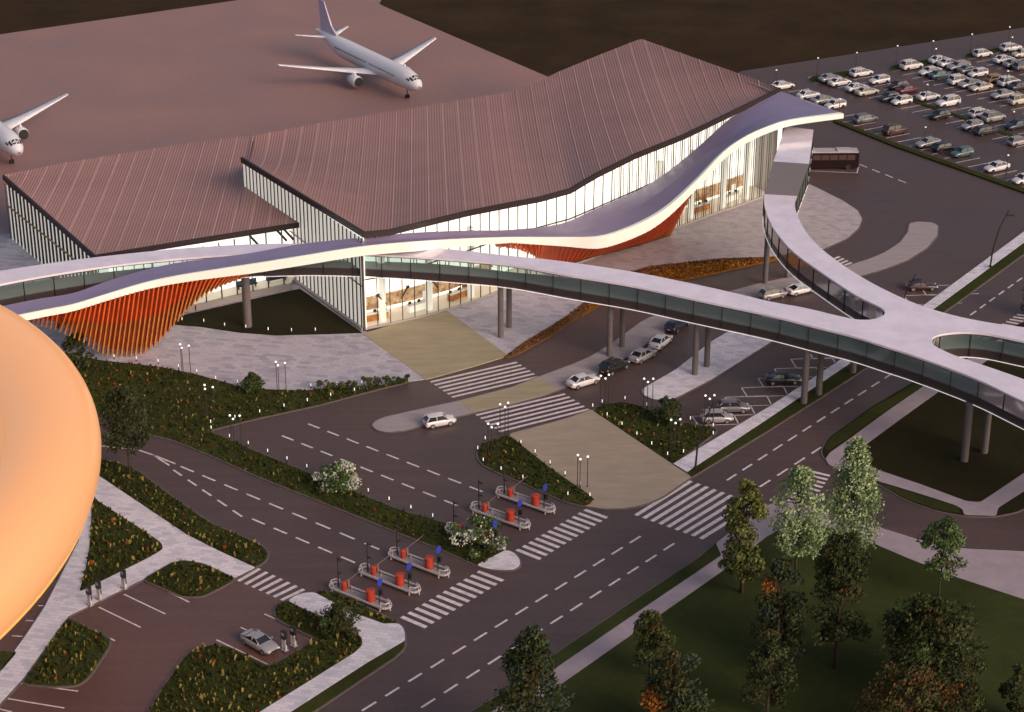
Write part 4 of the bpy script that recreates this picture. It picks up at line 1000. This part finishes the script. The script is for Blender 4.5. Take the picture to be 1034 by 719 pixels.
def car(kind, color, px, ang, label, group, rims=True, sc=1.06):
    k = (kind, rims)
    if k not in PROTO: PROTO[k] = make_car(kind, rims)
    c = copy_tree(PROTO[k], (*g(*px), .006), ang, label, {'body': paint(color)}); c['group'] = group; c.scale = (sc, sc, sc); return c
def angp(a, b): p, q = g(*a), g(*b); return math.atan2(q[1]-p[1], q[0]-p[0])
car('hatchback', 'white', (443.5, 429), angp((425, 434), (461, 427.5)), 'white hatchback driving past the rounded tip of the pale median', 'cars on the forecourt')
tr = 'cars waiting along the median'
car('sedan', 'white', (588.5, 388.5), angp((573, 392), (604, 382.5)), 'white sedan at the near end of the waiting row, beside the striped crossing', tr)
car('off-roader', 'black', (620, 374.5), angp((604, 382), (636, 367)), 'black off-roader waiting between the white and the silver sedan', tr)
car('sedan', 'silver', (648.5, 362.5), angp((634, 369), (664, 353)), 'silver grey sedan waiting just ahead of the black off-roader', tr)
car('sedan', 'white', (667, 348.5), angp((657, 355), (678, 338)), 'white sedan with dark rear window, ahead of the silver sedan', tr)
car('estate', 'navy', (684, 331.5), angp((672, 338), (696, 322)), 'dark blue car at the head of the row, half under the skybridge', tr)
car('hatchback', 'silver', (780, 300.5), angp((768, 301), (794, 296)), 'silver hatchback under the fork of the skybridge, left of the pair', tr)
car('coupe', 'white', (808, 295.5), angp((795, 298), (822, 292)), 'white coupe under the fork of the skybridge, right of the pair', tr)
ba = angp((705, 429.5), (746, 428.3))
bg = 'cars in the outlined bays'
car('hatchback', 'silver', (723.5, 425.5), ba, 'silver hatchback in the outlined bay nearest the beige plaza', bg)
car('hatchback', 'grey', (740, 415), ba, 'grey hatchback in the second outlined bay, behind the silver one', bg)
car('sedan', 'black', (790, 386.3), ba, 'black sedan in an outlined bay, beside the paired bridge columns', bg)
car('coupe', 'dark red', (930, 292), angp((908, 293), (948, 292)), 'dark red coupe in the outlined bay above the bridge hub', bg)
car('coupe', 'silver', (262.5, 653), angp((243, 640), (281, 662)), 'silver coupe in the charging bay of the lower left car park', 'cars on the forecourt', sc=1.08)
SA = R(29.2)
lot = [('row', 'the hedge row', [('sedan', 'white', 790, 89.5, 'tucked behind the terminal roof corner'), ('sedan', 'white', 816, 99, 'nearest the canopy tip'), ('sedan', 'silver', 831, 104, 'just right of the canopy tip'), ('hatchback', 'white', 843, 109, 'just above the point of the canopy'), ('estate', 'grey', 873.5, 123, 'the grey estate'), ('off-roader', 'brown', 903.5, 135, 'the darkest boxy car'), ('sedan', 'silver', 936.5, 147.5, 'left of the black estate'), ('estate', 'black', 954, 152, 'between the silver sedan and the teal hatchback'), ('hatchback', 'teal', 971, 157.5, 'the only teal one'), ('sedan', 'white', 1006, 172, 'alone near the right edge'), ('hatchback', 'white', 1033, 184.5, 'cut by the right edge')]),
 ('row', 'the first double row, near side', [('sedan', 'silver', 838, 82, 'nearest the planted head'), ('sedan', 'white', 847.5, 86, 'second from the planted head'), ('sedan', 'white', 865, 91.5, 'left of the cream sedan'), ('sedan', 'cream', 875, 95.5, 'the cream one'), ('hatchback', 'dark grey', 897.5, 101.5, 'left of the small white one'), ('hatchback', 'white', 910, 105, 'beside the dark grey hatchback'), ('hatchback', 'black', 948.5, 119.5, 'below the off-roader'), ('hatchback', 'silver', 981, 130, 'left of the dark estate'), ('estate', 'dark grey', 995, 135, 'right of the silver hatchback'), ('hatchback', 'silver', 1028, 146, 'nearest the right edge')]),
 ('row', 'the first double row, far side', [('estate', 'white', 869.5, 76.5, 'beside the first planted head'), ('hatchback', 'white', 887.5, 84, 'left of the dark red hatchback'), ('hatchback', 'dark red', 906.5, 89.5, 'left of the maroon sedan'), ('sedan', 'maroon', 916, 93.5, 'the maroon one'), ('sedan', 'white', 937, 100.5, 'right of the maroon sedan'), ('off-roader', 'white', 957, 106.5, 'behind the black hatchback'), ('estate', 'white', 990, 117.5, 'left of the bluish off-roader'), ('off-roader', 'silver', 1003, 122, 'right of the white estate'), ('estate', 'navy', 1026.5, 129.5, 'the navy one by the right edge')]),
 ('row', 'the second double row, near side', [('off-roader', 'white', 920, 69.5, 'beside the second planted head'), ('sedan', 'white', 938.5, 75, 'left of the teal sedan'), ('sedan', 'teal', 949, 78.5, 'the only teal one'), ('off-roader', 'white', 968.5, 84.5, 'left of the silver sedan'), ('sedan', 'silver', 978.5, 87.5, 'between two white cars'), ('sedan', 'cream', 990, 91, 'left of the wide gap'), ('sedan', 'silver', 1011.5, 98.5, 'right of the wide gap'), ('off-roader', 'cream', 1029, 104.5, 'nearest the right edge')]),
 ('row', 'the second double row, far side', [('sedan', 'white', 948.5, 63.5, 'nearest the planted head'), ('sedan', 'white', 957.5, 66.5, 'second from the planted head'), ('estate', 'silver', 967.5, 69.8, 'left of the other silver car'), ('sedan', 'grey', 978, 73.3, 'just left of the pale hatchback'), ('hatchback', 'white', 987, 77, 'left of the gold estate'), ('estate', 'gold', 1006, 82.5, 'the only golden one'), ('off-roader', 'white', 1018.5, 86.2, 'right of the gold estate'), ('sedan', 'dark grey', 1029, 90, 'by the right edge')]),
 ('row', 'the farthest group', [('hatchback', 'white', 992, 57, 'at the front'), ('sedan', 'white', 1013.5, 63, 'in front of the estate'), ('estate', 'white', 1020.5, 51, 'topmost of all'), ('sedan', 'silver', 1023.5, 67, 'behind the front white sedan'), ('hatchback', 'grey', 1032, 70, 'cut by the right edge'), ('hatchback', 'cream', 1031, 57, 'below the topmost car')])]
for _, rn, cs in lot:
    for i, (kd, co, x, y, wh) in enumerate(cs):
        fl = math.pi if random.random() < .55 else 0
        car(kd, co, (x, y), SA+fl+random.uniform(-.03, .03), '%s %s in %s, %s' % (co, kd, rn, wh), 'cars in the far car park', rims=False, sc=1.1)
def kill(o):
    for c in list(o.children): kill(c)
    bpy.data.objects.remove(o, do_unlink=True)
for k in PROTO: kill(PROTO[k])
# bus
bus = thing('coach', 'long dark maroon coach standing in the marked bay behind the skybridge end', 'bus', (*g(834, 171.5, 0), 0), R(1))
bus.location.y += 1.3
DKR = mat('bus_paint', (.012, .004, .005), .5, spec=.2)
mb = MB(); mb.box((0, 0, 1.75), (11.6, 2.55, 2.7)); mb.box((0, 0, .55), (11.2, 2.4, .5)); mb.build('body', DKR, bus)
mb = MB(); mb.box((0, 0, 3.2), (11.4, 2.3, .22)); mb.box((3.2, 0, 3.4), (2.6, 1.8, .22)); mb.box((-3, 0, 3.4), (2, 1.8, .2)); mb.build('roof', mat('bus_roof', (.42, .36, .38), .5), bus)
mb = MB()
for k in range(7): mb.box((-4.9+k*1.55, -1.29, 2.3), (1.38, .04, .95)); mb.box((-4.9+k*1.55, 1.29, 2.3), (1.38, .04, .95))
mb.box((5.82, 0, 2.1), (.05, 2.2, 1.5)); mb.build('windows', mat('bus_glass', (.075, .045, .045), .15), bus)
for x in (-3.6, 3.9):
    for s in (-1, 1):
        mb = MB(); mb.tube([(x, s*1.28-.15, .5), (x, s*1.28+.15 if s < 0 else s*1.28, .5)], .5, 16); mb.build('wheel', TYRE, bus)

# ------------------------------------------------------------------ toll islands
TA_ = angp((334, 590), (393.6, 614))
def toll():
    t = thing('toll_island', '', 'toll island'); hL, hw = 4.2, .62
    def stad(l, w_, n=8): return [(l/2-w_/2+math.cos(a)*w_/2, math.sin(a)*w_/2) for a in [R(-90+180*k/n) for k in range(n+1)]]+[(-l/2+w_/2+math.cos(a)*w_/2, math.sin(a)*w_/2) for a in [R(90+180*k/n) for k in range(n+1)]]
    mb = MB(); mb.prism(stad(8.4, 1.3), 0, .2); mb.build('platform', BDARK, t)
    mb = MB(); mb.prism(stad(8.0, 1.0), .2, .32); mb.build('platform_top', mat('island_top', (.30, .26, .26), .7), t)
    ringp = stad(8.7, 1.6)
    mb = MB(); q = ringp+[ringp[0]]
    for a, b in zip(q, q[1:]): mb.beam((*a, .46), (*b, .46), .14, .22)
    for k in (0, 4, 8, 9, 13, 17): mb.box((*ringp[k], .22), (.14, .14, .44))
    mb.build('bumper_rail', RAILW, t)
    for s, x in ((-1, -3.5), (1, 3.5)):
        mb = MB(); pr = [(x, -.6, .95), (x+s*.55, -.45, .95), (x+s*.75, 0, .95), (x+s*.55, .45, .95), (x, .6, .95)]
        mb.tube(pr, .06, 6)
        for p in (pr[0], pr[2], pr[4]): mb.tube([p, (p[0], p[1], .3)], .05, 6)
        mb.build('end_rail', RAILW, t)
    mb = MB(); mb.tube([(-1.3, .1, .3), (-1.3, .1, 1.0), (.9, .1, 1.0), (.9, .1, .3)], .07, 6); mb.tube([(-1.3, .1, .65), (.9, .1, .65)], .05, 6); mb.build('guard_rail', RAILW, t)
    mb = MB(); mb.lathe((-2.35, 0, .32), [(.0, 0), (.32, 0), (.32, .85), (.36, .87), (.36, .97), (.25, 1.05), (0, 1.07)], 14); mb.build('ticket_machine', RED, t, False)
    mb = MB(); mb.lathe((1.55, 0, .32), [(.0, 0), (.52, 0), (.52, 1.25), (.56, 1.27), (.56, 1.37), (.42, 1.45), (0, 1.48)], 18); mb.build('ticket_booth', RED, t, False)
    mb = MB(); mb.cyl((-3.3, .1), .09, .3, 4.3, 8); mb.box((-3.0, .1, 4.0), (.55, .2, .2)); mb.box((-3.0, .1, 2.3), (.5, .22, .16)); mb.build('camera_mast', POST, t)
    mb = MB(); mb.cyl((2.75, .1), .07, .3, 3.3, 8); sg_ = mb.build('sign_mast', POST, t)
    mb = MB(); mb.tube([(2.83, .1, 3.1), (2.91, .1, 3.1)], .48, 20); mb.build('sign_disc', BLUE, sg_)
    mb = MB(); mb.box((3.05, .1, 1.9), (.3, .32, .65)); mb.build('traffic_light', BLK, sg_)
    mb = MB(); mb.box((-2.35, .62, .8), (.35, .3, 1.0)); mb.tube([(-2.35, .8, 1.25), (-2.35, 3.8, 1.55)], .035, 6); mb.build('barrier_arm', mat('barrier_red', (.22, .12, .12), .5), t)
    return t
tp = toll()
tl = [((363.8, 604.5), 'toll island lowest in the lower group, beside the sliver of meadow'), ((393.3, 588.5), 'toll island in the middle of the lower group of three'), ((423, 571.5), 'toll island uppermost in the lower group, beside the long meadow strip'), ((480, 545.5), 'toll island mostly hidden behind the white flowering bush'), ((505, 524.2), 'toll island in the middle of the upper group'), ((530.5, 508.5), 'toll island uppermost in the upper group, beside the small triangular meadow')]
for i, (p, lab) in enumerate(tl):
    c = tp if i == 0 else copy_tree(tp, (0, 0, 0), 0)
    c.location = (*g(*p), 0); c.rotation_euler = (0, 0, TA_); c['label'] = lab; c['group'] = 'toll islands across the lanes'
# ------------------------------------------------------------------ chargers
def charger():
    t = thing('charging_station', '', 'charging station')
    mb = MB(); mb.box((0, 0, .05), (.7, .5, .1)); mb.build('base', CHROME, t)
    mb = MB(); mb.box((-.2, 0, .75), (.12, .25, 1.3)); mb.box((.2, 0, .75), (.12, .25, 1.3)); mb.build('leg', RAILW, t)
    mb = MB(); mb.box((0, 0, 1.75), (.56, .34, .9)); mb.build('cabinet', BLK, t)
    mb = MB(); mb.box((0, -.18, 1.9), (.34, .03, .3)); mb.build('screen', mat('charger_screen', (.3, .32, .36), .2), t)
    mb = MB(); mb.tube([(.28, 0, 1.6), (.42, 0, 1.1), (.4, 0, .7), (.26, 0, 1.2)], .035, 6); mb.build('cable', BLK, t)
    return t
ch = charger()
for i, (p, lab) in enumerate([((287.5, 657.5), 'charging post right in front of the silver coupe'), ((296.7, 653), 'charging post just right of the one at the coupe nose'), ((91, 612), 'leftmost charging post on the kerb near the orange ring'), ((100.5, 606), 'middle charging post of the three on the kerb near the orange ring'), ((125.7, 595), 'rightmost charging post of the three on the kerb near the orange ring')]):
    c = ch if i == 0 else copy_tree(ch, (0, 0, 0), 0)
    c.location = (*g(*p), .13); c.rotation_euler = (0, 0, R(-40)); c['label'] = lab; c['group'] = 'charging posts of the car park'; c.scale = (1.1, 1.1, 1.1)
# ------------------------------------------------------------------ lamps
def globe_lamp(h=4.2):
    t = thing('cluster_lamp', '', 'lamp')
    for dx, dy, hh in ((0, 0, h), (.45, -.55, h-.25), (1.25, .1, h-.1)):
        mb = MB(); mb.cyl((dx, dy), .05, 0, hh, 8); mb.cyl((dx, dy), .12, 0, .12, 8); p = mb.build('pole', POST, t)
        mb = MB(); mb.lathe((dx, dy, hh), [(0, -.02), (.11, .03), (.16, .13), (.11, .24), (0, .28)], 12); mb.build('globe', LEDW, p, True)
    return t
gl = globe_lamp()
for i, (p, lab) in enumerate([((184, 377), 'cluster lamp on the pale paving right of the slat funnel'), ((280, 395), 'cluster lamp on the meadow edge right of the round bush'), ((208.5, 419), 'cluster lamp in the big meadow left of the asphalt tip'), ((234, 450.5), 'cluster lamp on the meadow kerb below the asphalt tip'), ((505, 439), 'cluster lamp at the top of the small triangular meadow'), ((493, 459), 'cluster lamp at the rounded end of the small triangular meadow'), ((583, 491.5), 'cluster lamp on the beige plaza, lower left edge'), ((606, 409.5), 'cluster lamp beside the nearest waiting white sedan'), ((649.5, 412.5), 'cluster lamp in front of the rounded pale island'), ((676.5, 455), 'cluster lamp standing in the plaza side meadow, by the plaza edge'), ((711, 430), 'cluster lamp beside the silver hatchback in the first bay')]):
    c = gl if i == 0 else copy_tree(gl, (0, 0, 0), 0)
    c.location = (*g(*p), .12); c.rotation_euler = (0, 0, random.uniform(-.5, .5)); c['label'] = lab; c['group'] = 'three globe lamps'
def lotlamp():
    t = thing('globe_lamp', '', 'lamp'); mb = MB(); mb.cyl((0, 0), .06, 0, 3.4, 8); mb.cyl((0, 0), .15, 0, .2, 8); mb.build('pole', POST, t)
    mb = MB(); mb.lathe((0, 0, 3.4), [(0, -.02), (.14, .04), (.19, .14), (.14, .26), (0, .3)], 12); mb.build('globe', mat('lot_globe', (.8, .78, .8), .5, emit=(1, .95, .95), es=.35), t, True); return t
lt = lotlamp()
LL = [(825, 75.5), (864, 70), (905, 63), (941, 58), (980, 51), (1018, 43.5), (783, 88), (847, 118), (935, 103), (933, 147), (1022, 131), (1016, 89), (1016, 176), (943.7, 66), (1020.5, 54)]
nm = ['first globe lamp on the far road edge, from the terminal roof', 'second globe lamp on the far road edge, above the first planted head', 'third globe lamp on the far road edge, above the second planted head', 'fourth globe lamp on the far road edge, left of the row of six', 'fifth globe lamp on the far road edge, left of the third planted head', 'globe lamp on the far road edge nearest the right border', 'globe lamp behind the terminal roof corner', 'globe lamp at the canopy tip, between the stalls', 'globe lamp in the aisle below the maroon sedan', 'globe lamp beside the silver sedan at the hedge', 'globe lamp in the aisle at the far right of the first double row', 'globe lamp beside the golden estate', 'globe lamp at the white sedan alone near the hedge', 'globe lamp by the second planted head', 'globe lamp by the topmost parked car']
for i, p in enumerate(LL):
    c = lt if i == 0 else copy_tree(lt, (0, 0, 0), 0)
    c.location = (*g(*p), .01); c['label'] = nm[i]; c['group'] = 'globe lamps of the car park'
def street():
    t = thing('street_lamp', '', 'street lamp'); mb = MB()
    mb.tube([(0, 0, 0), (.15, 0, 3), (.8, 0, 6.5), (2.0, 0, 9.6)], [.14, .12, .1, .06], 10); mb.cyl((0, 0), .24, 0, .3, 10); mb.build('pole', BLK, t)
    mb = MB(); mb.box((2.35, 0, 8.75), (1.1, .4, .14)); mb.beam((1.65, 0, 8.6), (2.0, 0, 8.75), .08, .08); mb.build('lamp_head', BLK, t); return t
sl = street()
for i, (p, lab) in enumerate([((702, 474.5), 'leaning black street lamp at the beige plaza corner'), ((905, 339), 'leaning black street lamp rising beyond the bridge hub, at the dark red coupe'), ((999.7, 270.5), 'leaning black street lamp on the verge at the right, clear of the bridge')]):
    c = sl if i == 0 else copy_tree(sl, (0, 0, 0), 0)
    c.location = (*g(*p), .1); c['label'] = lab; c['group'] = 'street lamps on the verge'
# bollard lights
def bollard():
    t = thing('bollard_light', '', 'bollard'); mb = MB(); mb.cyl((0, 0), .07, 0, .35, 8); mb.build('post', POST, t)
    mb = MB(); mb.cyl((0, 0), .05, .35, .72, 8); mb.cyl((0, 0), .06, .72, .76, 8); mb.build('light', LEDW, t); return t
bo = bollard(); first = [True]
BL = {'short lit bollard on the upper edge of the big meadow along the pale paving': [(115.5, 363.5), (138, 365.5), (160, 368.5), (180.5, 373.5), (199, 378.5), (218, 385.5), (240, 389.5), (314, 393), (340, 391.5), (365.5, 390), (385.5, 388.5)],
 'short lit bollard on the asphalt kerb of the big meadow': [(358, 397.5), (334, 402.5), (310.5, 408), (287, 413.5), (262.5, 419.5), (237.5, 425), (213, 430), (213.5, 436), (232, 444.5), (251, 451.5)],
 'short lit bollard on the meadow strip beside the toll lanes': [(270.5, 459.5), (290, 467), (310, 475), (372, 499.5), (393, 508), (415, 516.5), (437, 525), (506, 553.5)],
 'short lit bollard on the curved edge of the dark lawn under the terminal': [(184, 326), (206, 327.5), (227, 331.5), (248.4, 333.5), (271, 336), (294.5, 337), (318.6, 336.5)],
 'short lit bollard around the small triangular meadow left of the beige plaza': [(490, 446.5), (482.4, 456.5), (488, 468.5), (506, 477.5), (528, 486), (526, 450.5), (540.4, 460), (555.5, 471), (570.6, 482), (585.7, 492.5), (595.7, 504), (573.4, 503)],
 'short lit bollard around the meadow right of the beige plaza': [(598.5, 413.5), (631, 406), (613, 422.5), (628, 432), (643, 442), (658, 452), (674, 462.5), (690, 460), (705, 451.5), (720, 441.5), (720, 433.5), (697, 426.5), (653, 412.5), (608, 409.5)]}
for lab, ps in BL.items():
    for p in ps:
        c = bo if first[0] else copy_tree(bo, (0, 0, 0), 0); first[0] = False
        c.location = (*g(*p), .12); c['label'] = lab; c['group'] = lab.replace('short lit bollard', 'lit bollards')
# ------------------------------------------------------------------ trees and shrubs
def leafmat(n, c): return mat('leaf_'+n, c, .75, spec=.2)
LM = {'dark': leafmat('dark', (.030, .036, .012)), 'dark2': leafmat('dark2', (.052, .058, .018)), 'olive': leafmat('olive', (.10, .115, .030)), 'olive2': leafmat('olive2', (.17, .18, .05)), 'pale': leafmat('pale', (.25, .32, .15)), 'pale2': leafmat('pale2', (.12, .18, .07)), 'pale3': leafmat('pale3', (.38, .44, .25)), 'mid': leafmat('mid', (.05, .085, .022)), 'mid2': leafmat('mid2', (.09, .14, .04)), 'orange': leafmat('orange', (.24, .085, .016)), 'rust': leafmat('rust', (.085, .045, .014)), 'white': leafmat('white', (.52, .52, .44)), 'teal': leafmat('teal', (.035, .055, .035))}
def foliage(shape, h, r, base_z, n, mats, wts, clumps, leaf, rnd, patch=None, lump=.34):
    mb = MB(); cl = []
    for k in range(clumps):
        t = rnd.random()**.85; z = base_z+(h-base_z)*t
        pr = shape(t)*r; a = rnd.uniform(0, 6.283); q = pr*math.sqrt(rnd.uniform(.08, 1))*.82
        cl.append((q*math.cos(a), q*math.sin(a), z, max(.28, lump*r*(.55+.6*rnd.random())*(.45+.55*shape(t))), rnd.choices(range(len(wts)), wts)[0]))
    for _ in range(n):
        cx_, cy_, cz_, cr, mi = cl[rnd.randrange(len(cl))]
        u = rnd.uniform(-1, 1); a = rnd.uniform(0, 6.283); s = math.sqrt(1-u*u); q = cr*rnd.uniform(.55, 1.05)
        p = Vector((cx_+q*s*math.cos(a), cy_+q*s*math.sin(a), cz_+q*u*.8))
        if rnd.random() < .25: mi = rnd.choices(range(len(wts)), wts)[0]
        if patch and (p-Vector(patch[0])).length < patch[1]*rnd.uniform(.6, 1.2): mi = patch[2]
        d = Vector((rnd.gauss(0, 1), rnd.gauss(0, 1), rnd.gauss(0, 1))).normalized(); e = d.orthogonal().normalized(); f = d.cross(e); l = leaf*rnd.uniform(.6, 1.3)
        mb.add([p-e*l*.5, p+f*l*.32, p+e*l*.5, p-f*l*.32], [(0, 1, 2, 3)], mi)
    return mb, cl
SH = {'cone': lambda t: max(.10, (1-t)**.75*min(1, .55+t*2.6)), 'ovoid': lambda t: max(.08, math.sin(math.pi*min(.97, .14+.86*t))**.7), 'round': lambda t: math.sqrt(max(.05, 1-(2*t-.9)**2*.9)), 'column': lambda t: .80+.07*math.sin(8*t+.5) if t < .72 else .70*((1-t)/.28)**.6+.08, 'flame': lambda t: max(.08, (1-t)**.6)*min(1, .5+2*t)}
def tree(px, h, r, shape, mats, wts, label, name='tree', cat='tree', clear=.14, n=3200, clumps=60, leaf=.42, seed=1, patch=None, group=None, trunk=.2, lump=.34):
    rnd = random.Random(seed); t = thing(name, label, cat, (*g(*px), .12), group=group)
    bz = h*clear; mb, cl = foliage(SH[shape], h, r, bz, n, mats, wts, clumps, leaf, rnd, patch, lump); mb.build('crown', [LM[m] for m in mats], t)
    mb = MB(); x1, y1 = rnd.uniform(-.2, .2), rnd.uniform(-.2, .2)
    mb.tube([(0, 0, -.1), (x1*.3, y1*.3, h*.25), (x1, y1, h*.55), (x1*.6, y1*.6, h*.92)], [trunk, trunk*.75, trunk*.5, trunk*.12], 8)
    for c_ in cl[::3]:
        z0 = max(bz*.9, c_[2]*.72-.3); q = z0/h; mb.tube([(x1*q, y1*q, z0), ((c_[0]+x1)*.5, (c_[1]+y1)*.5, (z0+c_[2])*.52), (c_[0], c_[1], c_[2])], [trunk*.3, trunk*.2, .02], 5)
    mb.build('trunk', BARK, t, True); return t
tree((748.5, 599), 14.2, 3.0, 'column', ['olive', 'olive2', 'dark2'], [4, 3, 2], 'tall narrow olive green tree by the big crosswalk corner', clear=.16, n=7500, clumps=80, leaf=.38, seed=3, trunk=.24)
tree((803, 581), 13.6, 3.6, 'ovoid', ['pale', 'pale2', 'pale3'], [4, 3, 2], 'pale leafy tree, the smaller and left of the two light green ones', clear=.22, n=6500, clumps=110, leaf=.36, seed=4, trunk=.16)
tree((857, 562), 15.0, 5.0, 'flame', ['pale', 'pale2', 'pale3', 'mid2'], [4, 3, 3, 1], 'tallest pale green tree, right of the two light ones', clear=.08, n=8500, clumps=130, leaf=.36, seed=5, trunk=.2)
tree((843.5, 675), 16.4, 3.8, 'column', ['dark', 'dark2', 'orange', 'rust'], [5, 4, .02, .15], 'dark narrow tree with an orange patch near its top left', clear=.20, n=8500, clumps=80, leaf=.38, seed=6, patch=((-2.3, -1.4, 13.6), 1.3, 3), trunk=.3)
tree((784, 672), 12.5, 3.4, 'column', ['dark', 'dark2', 'teal', 'orange', 'olive'], [4, 3, 3, .02, .2], 'dark blue green tree with an orange tinge left of its top', clear=.12, n=7000, clumps=70, leaf=.38, seed=7, patch=((-1.6, -.6, 9.9), 1.1, 3), trunk=.22)
tree((774, 727), 8.6, 2.9, 'round', ['dark', 'dark2'], [4, 2], 'small dark round tree below the orange tinged one', clear=.18, n=3800, clumps=46, leaf=.36, seed=8)
tree((947.5, 603), 9.6, 2.9, 'round', ['mid', 'mid2', 'pale2', 'dark2'], [3, 3, 1.2, 1.5], 'small green tree in front of the mauve side street path', clear=.34, n=3200, clumps=44, leaf=.36, seed=9, trunk=.13)
tree((936, 704), 11.2, 6.2, 'round', ['dark', 'dark2', 'rust', 'mid'], [4, 4, .4, .5], 'broad dark spreading tree, the widest on the lawn', clear=.16, n=9500, clumps=100, leaf=.44, seed=10, trunk=.35, lump=.26)
tree((912, 760), 9.0, 5.6, 'round', ['rust', 'orange', 'dark2'], [3, .35, 4], 'rusty orange tree cut by the bottom edge below the broad dark one', clear=.1, n=6000, clumps=70, leaf=.42, seed=11, trunk=.3, lump=.28)
tree((962, 752), 8.0, 3.0, 'round', ['dark', 'orange', 'dark2'], [3, .3, 3], 'dark tree flecked with orange, bottom edge right of the rusty one', clear=.1, n=3000, clumps=40, leaf=.38, seed=21)
tree((1026, 731), 6.6, 2.3, 'round', ['dark', 'dark2'], [4, 2], 'small dark tree in the bottom right corner', clear=.15, n=2200, clumps=30, leaf=.36, seed=12)
tree((656, 683), 7.6, 2.7, 'round', ['olive', 'dark2', 'dark', 'rust'], [1.6, 4, 3, .6], 'small dark olive tree beside the footpath above the orange tree', clear=.22, n=3600, clumps=46, leaf=.34, seed=13, trunk=.14)
tree((680, 748), 10.0, 3.9, 'round', ['dark', 'teal', 'orange', 'rust', 'dark2'], [4, 3, .06, .4, 3], 'dark tree with a bright orange left flank at the bottom edge', clear=.12, n=6000, clumps=64, leaf=.40, seed=14, patch=((-3.0, -1.2, 5.0), 2.1, 2), trunk=.25)
tree((535, 768), 14.8, 5.2, 'flame', ['dark', 'dark2', 'teal', 'rust'], [4, 3, 3, .5], 'big dark pointed tree at the bottom edge beside the main road', clear=.08, n=11000, clumps=110, leaf=.40, seed=15, trunk=.3)
tree((131.5, 481), 12.0, 3.8, 'round', ['dark', 'dark2', 'teal'], [5, 2, 1], 'dark bare stemmed tree next to the orange ring', clear=.34, n=4600, clumps=60, leaf=.40, seed=16, trunk=.16)
tree((80, 371), 5.0, 2.3, 'round', ['mid', 'dark2', 'dark'], [2, 3, 2], 'small bushy tree between the ring and the slat funnel', clear=.05, n=2600, clumps=34, leaf=.34, seed=17, trunk=.12)
def bush(px, h, r, mats, wts, label, n=2200, seed=1, leaf=.3, clumps=40, group=None):
    return tree(px, h, r, 'round', mats, wts, label, 'bush', 'bush', .02, n, clumps, leaf, seed, None, group, .08, .3)
bush((342, 494), 3.2, 3.3, ['white', 'mid', 'mid2', 'pale2'], [3.2, 3, 2, 2], 'white flowering bush in the middle of the long meadow strip', 3600, 31, .34)
bush((484, 553.5), 3.6, 3.9, ['white', 'mid', 'dark2', 'mid2'], [3.4, 3, 1.5, 3], 'white flowering bush at the toll end of the meadow strip', 3800, 32, .34)
bush((343, 641), 3.9, 3.0, ['dark2', 'mid', 'dark'], [4, 1.2, 2], 'dark dense bush over the white pavement by the charging bay', 3400, 33)
bush((255.5, 396), 2.6, 1.8, ['mid', 'dark2', 'mid2'], [3, 3, .6], 'round green bush on the meadow edge of the pale paving', 2200, 34)
bush((674, 427), 3.4, 2.5, ['dark2', 'mid', 'teal'], [3, 1.5, 3], 'blue green bush in the meadow beside the first outlined bays', 2600, 35)
bush((1043, 318), 5, 2.4, ['dark', 'dark2'], [3, 2], 'dark bush at the right border beside the far crosswalk', 1500, 36)
for k in range(13):
    x = 323+k*7.4; y = 394.5-.75*max(0, k-1)
    bush((x, y+.8), random.uniform(.9, 1.5), .7, ['dark2', 'mid', 'olive'], [3, 2, .6], 'knee high shrub in the little row edging the tip of the big meadow', 260, 50+k, .26, 10, 'little shrubs along the meadow tip')

# ------------------------------------------------------------------ light, sky, camera
W_ = bpy.data.worlds.new('World'); S.world = W_; W_.use_nodes = True; nt = W_.node_tree
bg_ = nt.nodes['Background']; sky = nt.nodes.new('ShaderNodeTexSky'); sky.sky_type = 'NISHITA'; sky.sun_disc = False
el, az = R(26), R(132)       # sun to the right and behind the camera
sky.sun_elevation = el; sky.sun_rotation = az; sky.air_density = 1.0; sky.dust_density = 6.0; sky.ozone_density = 0.6
nt.links.new(sky.outputs[0], bg_.inputs['Color']); bg_.inputs['Strength'].default_value = .145
ld = bpy.data.lights.new('sun', 'SUN'); ld.energy = 1.35; ld.angle = R(35); ld.color = (1.0, .78, .75)
lo = bpy.data.objects.new('sun', ld); COL.objects.link(lo)
dv = Vector((math.sin(az)*math.cos(el), math.cos(az)*math.cos(el), math.sin(el)))
lo.rotation_euler = dv.to_track_quat('Z', 'Y').to_euler(); lo.location = (0, 200, 150)
cd = bpy.data.cameras.new('camera'); cd.sensor_width = 36; cd.lens = 36*F/1034; cd.clip_end = 9000; cd.clip_start = 1
co = bpy.data.objects.new('camera', cd); COL.objects.link(co); co.location = (0, 0, H); co.rotation_euler = (R(90)-PIT, 0, 0)
S.camera = co
for o_ in list(bpy.data.objects):
    if '_w' in o_: del o_['_w']
S.view_settings.view_transform = 'Standard'; S.view_settings.look = 'None'; S.view_settings.exposure = -0.1; S.view_settings.gamma = 1
S.render.resolution_x = 1024; S.render.resolution_y = 712
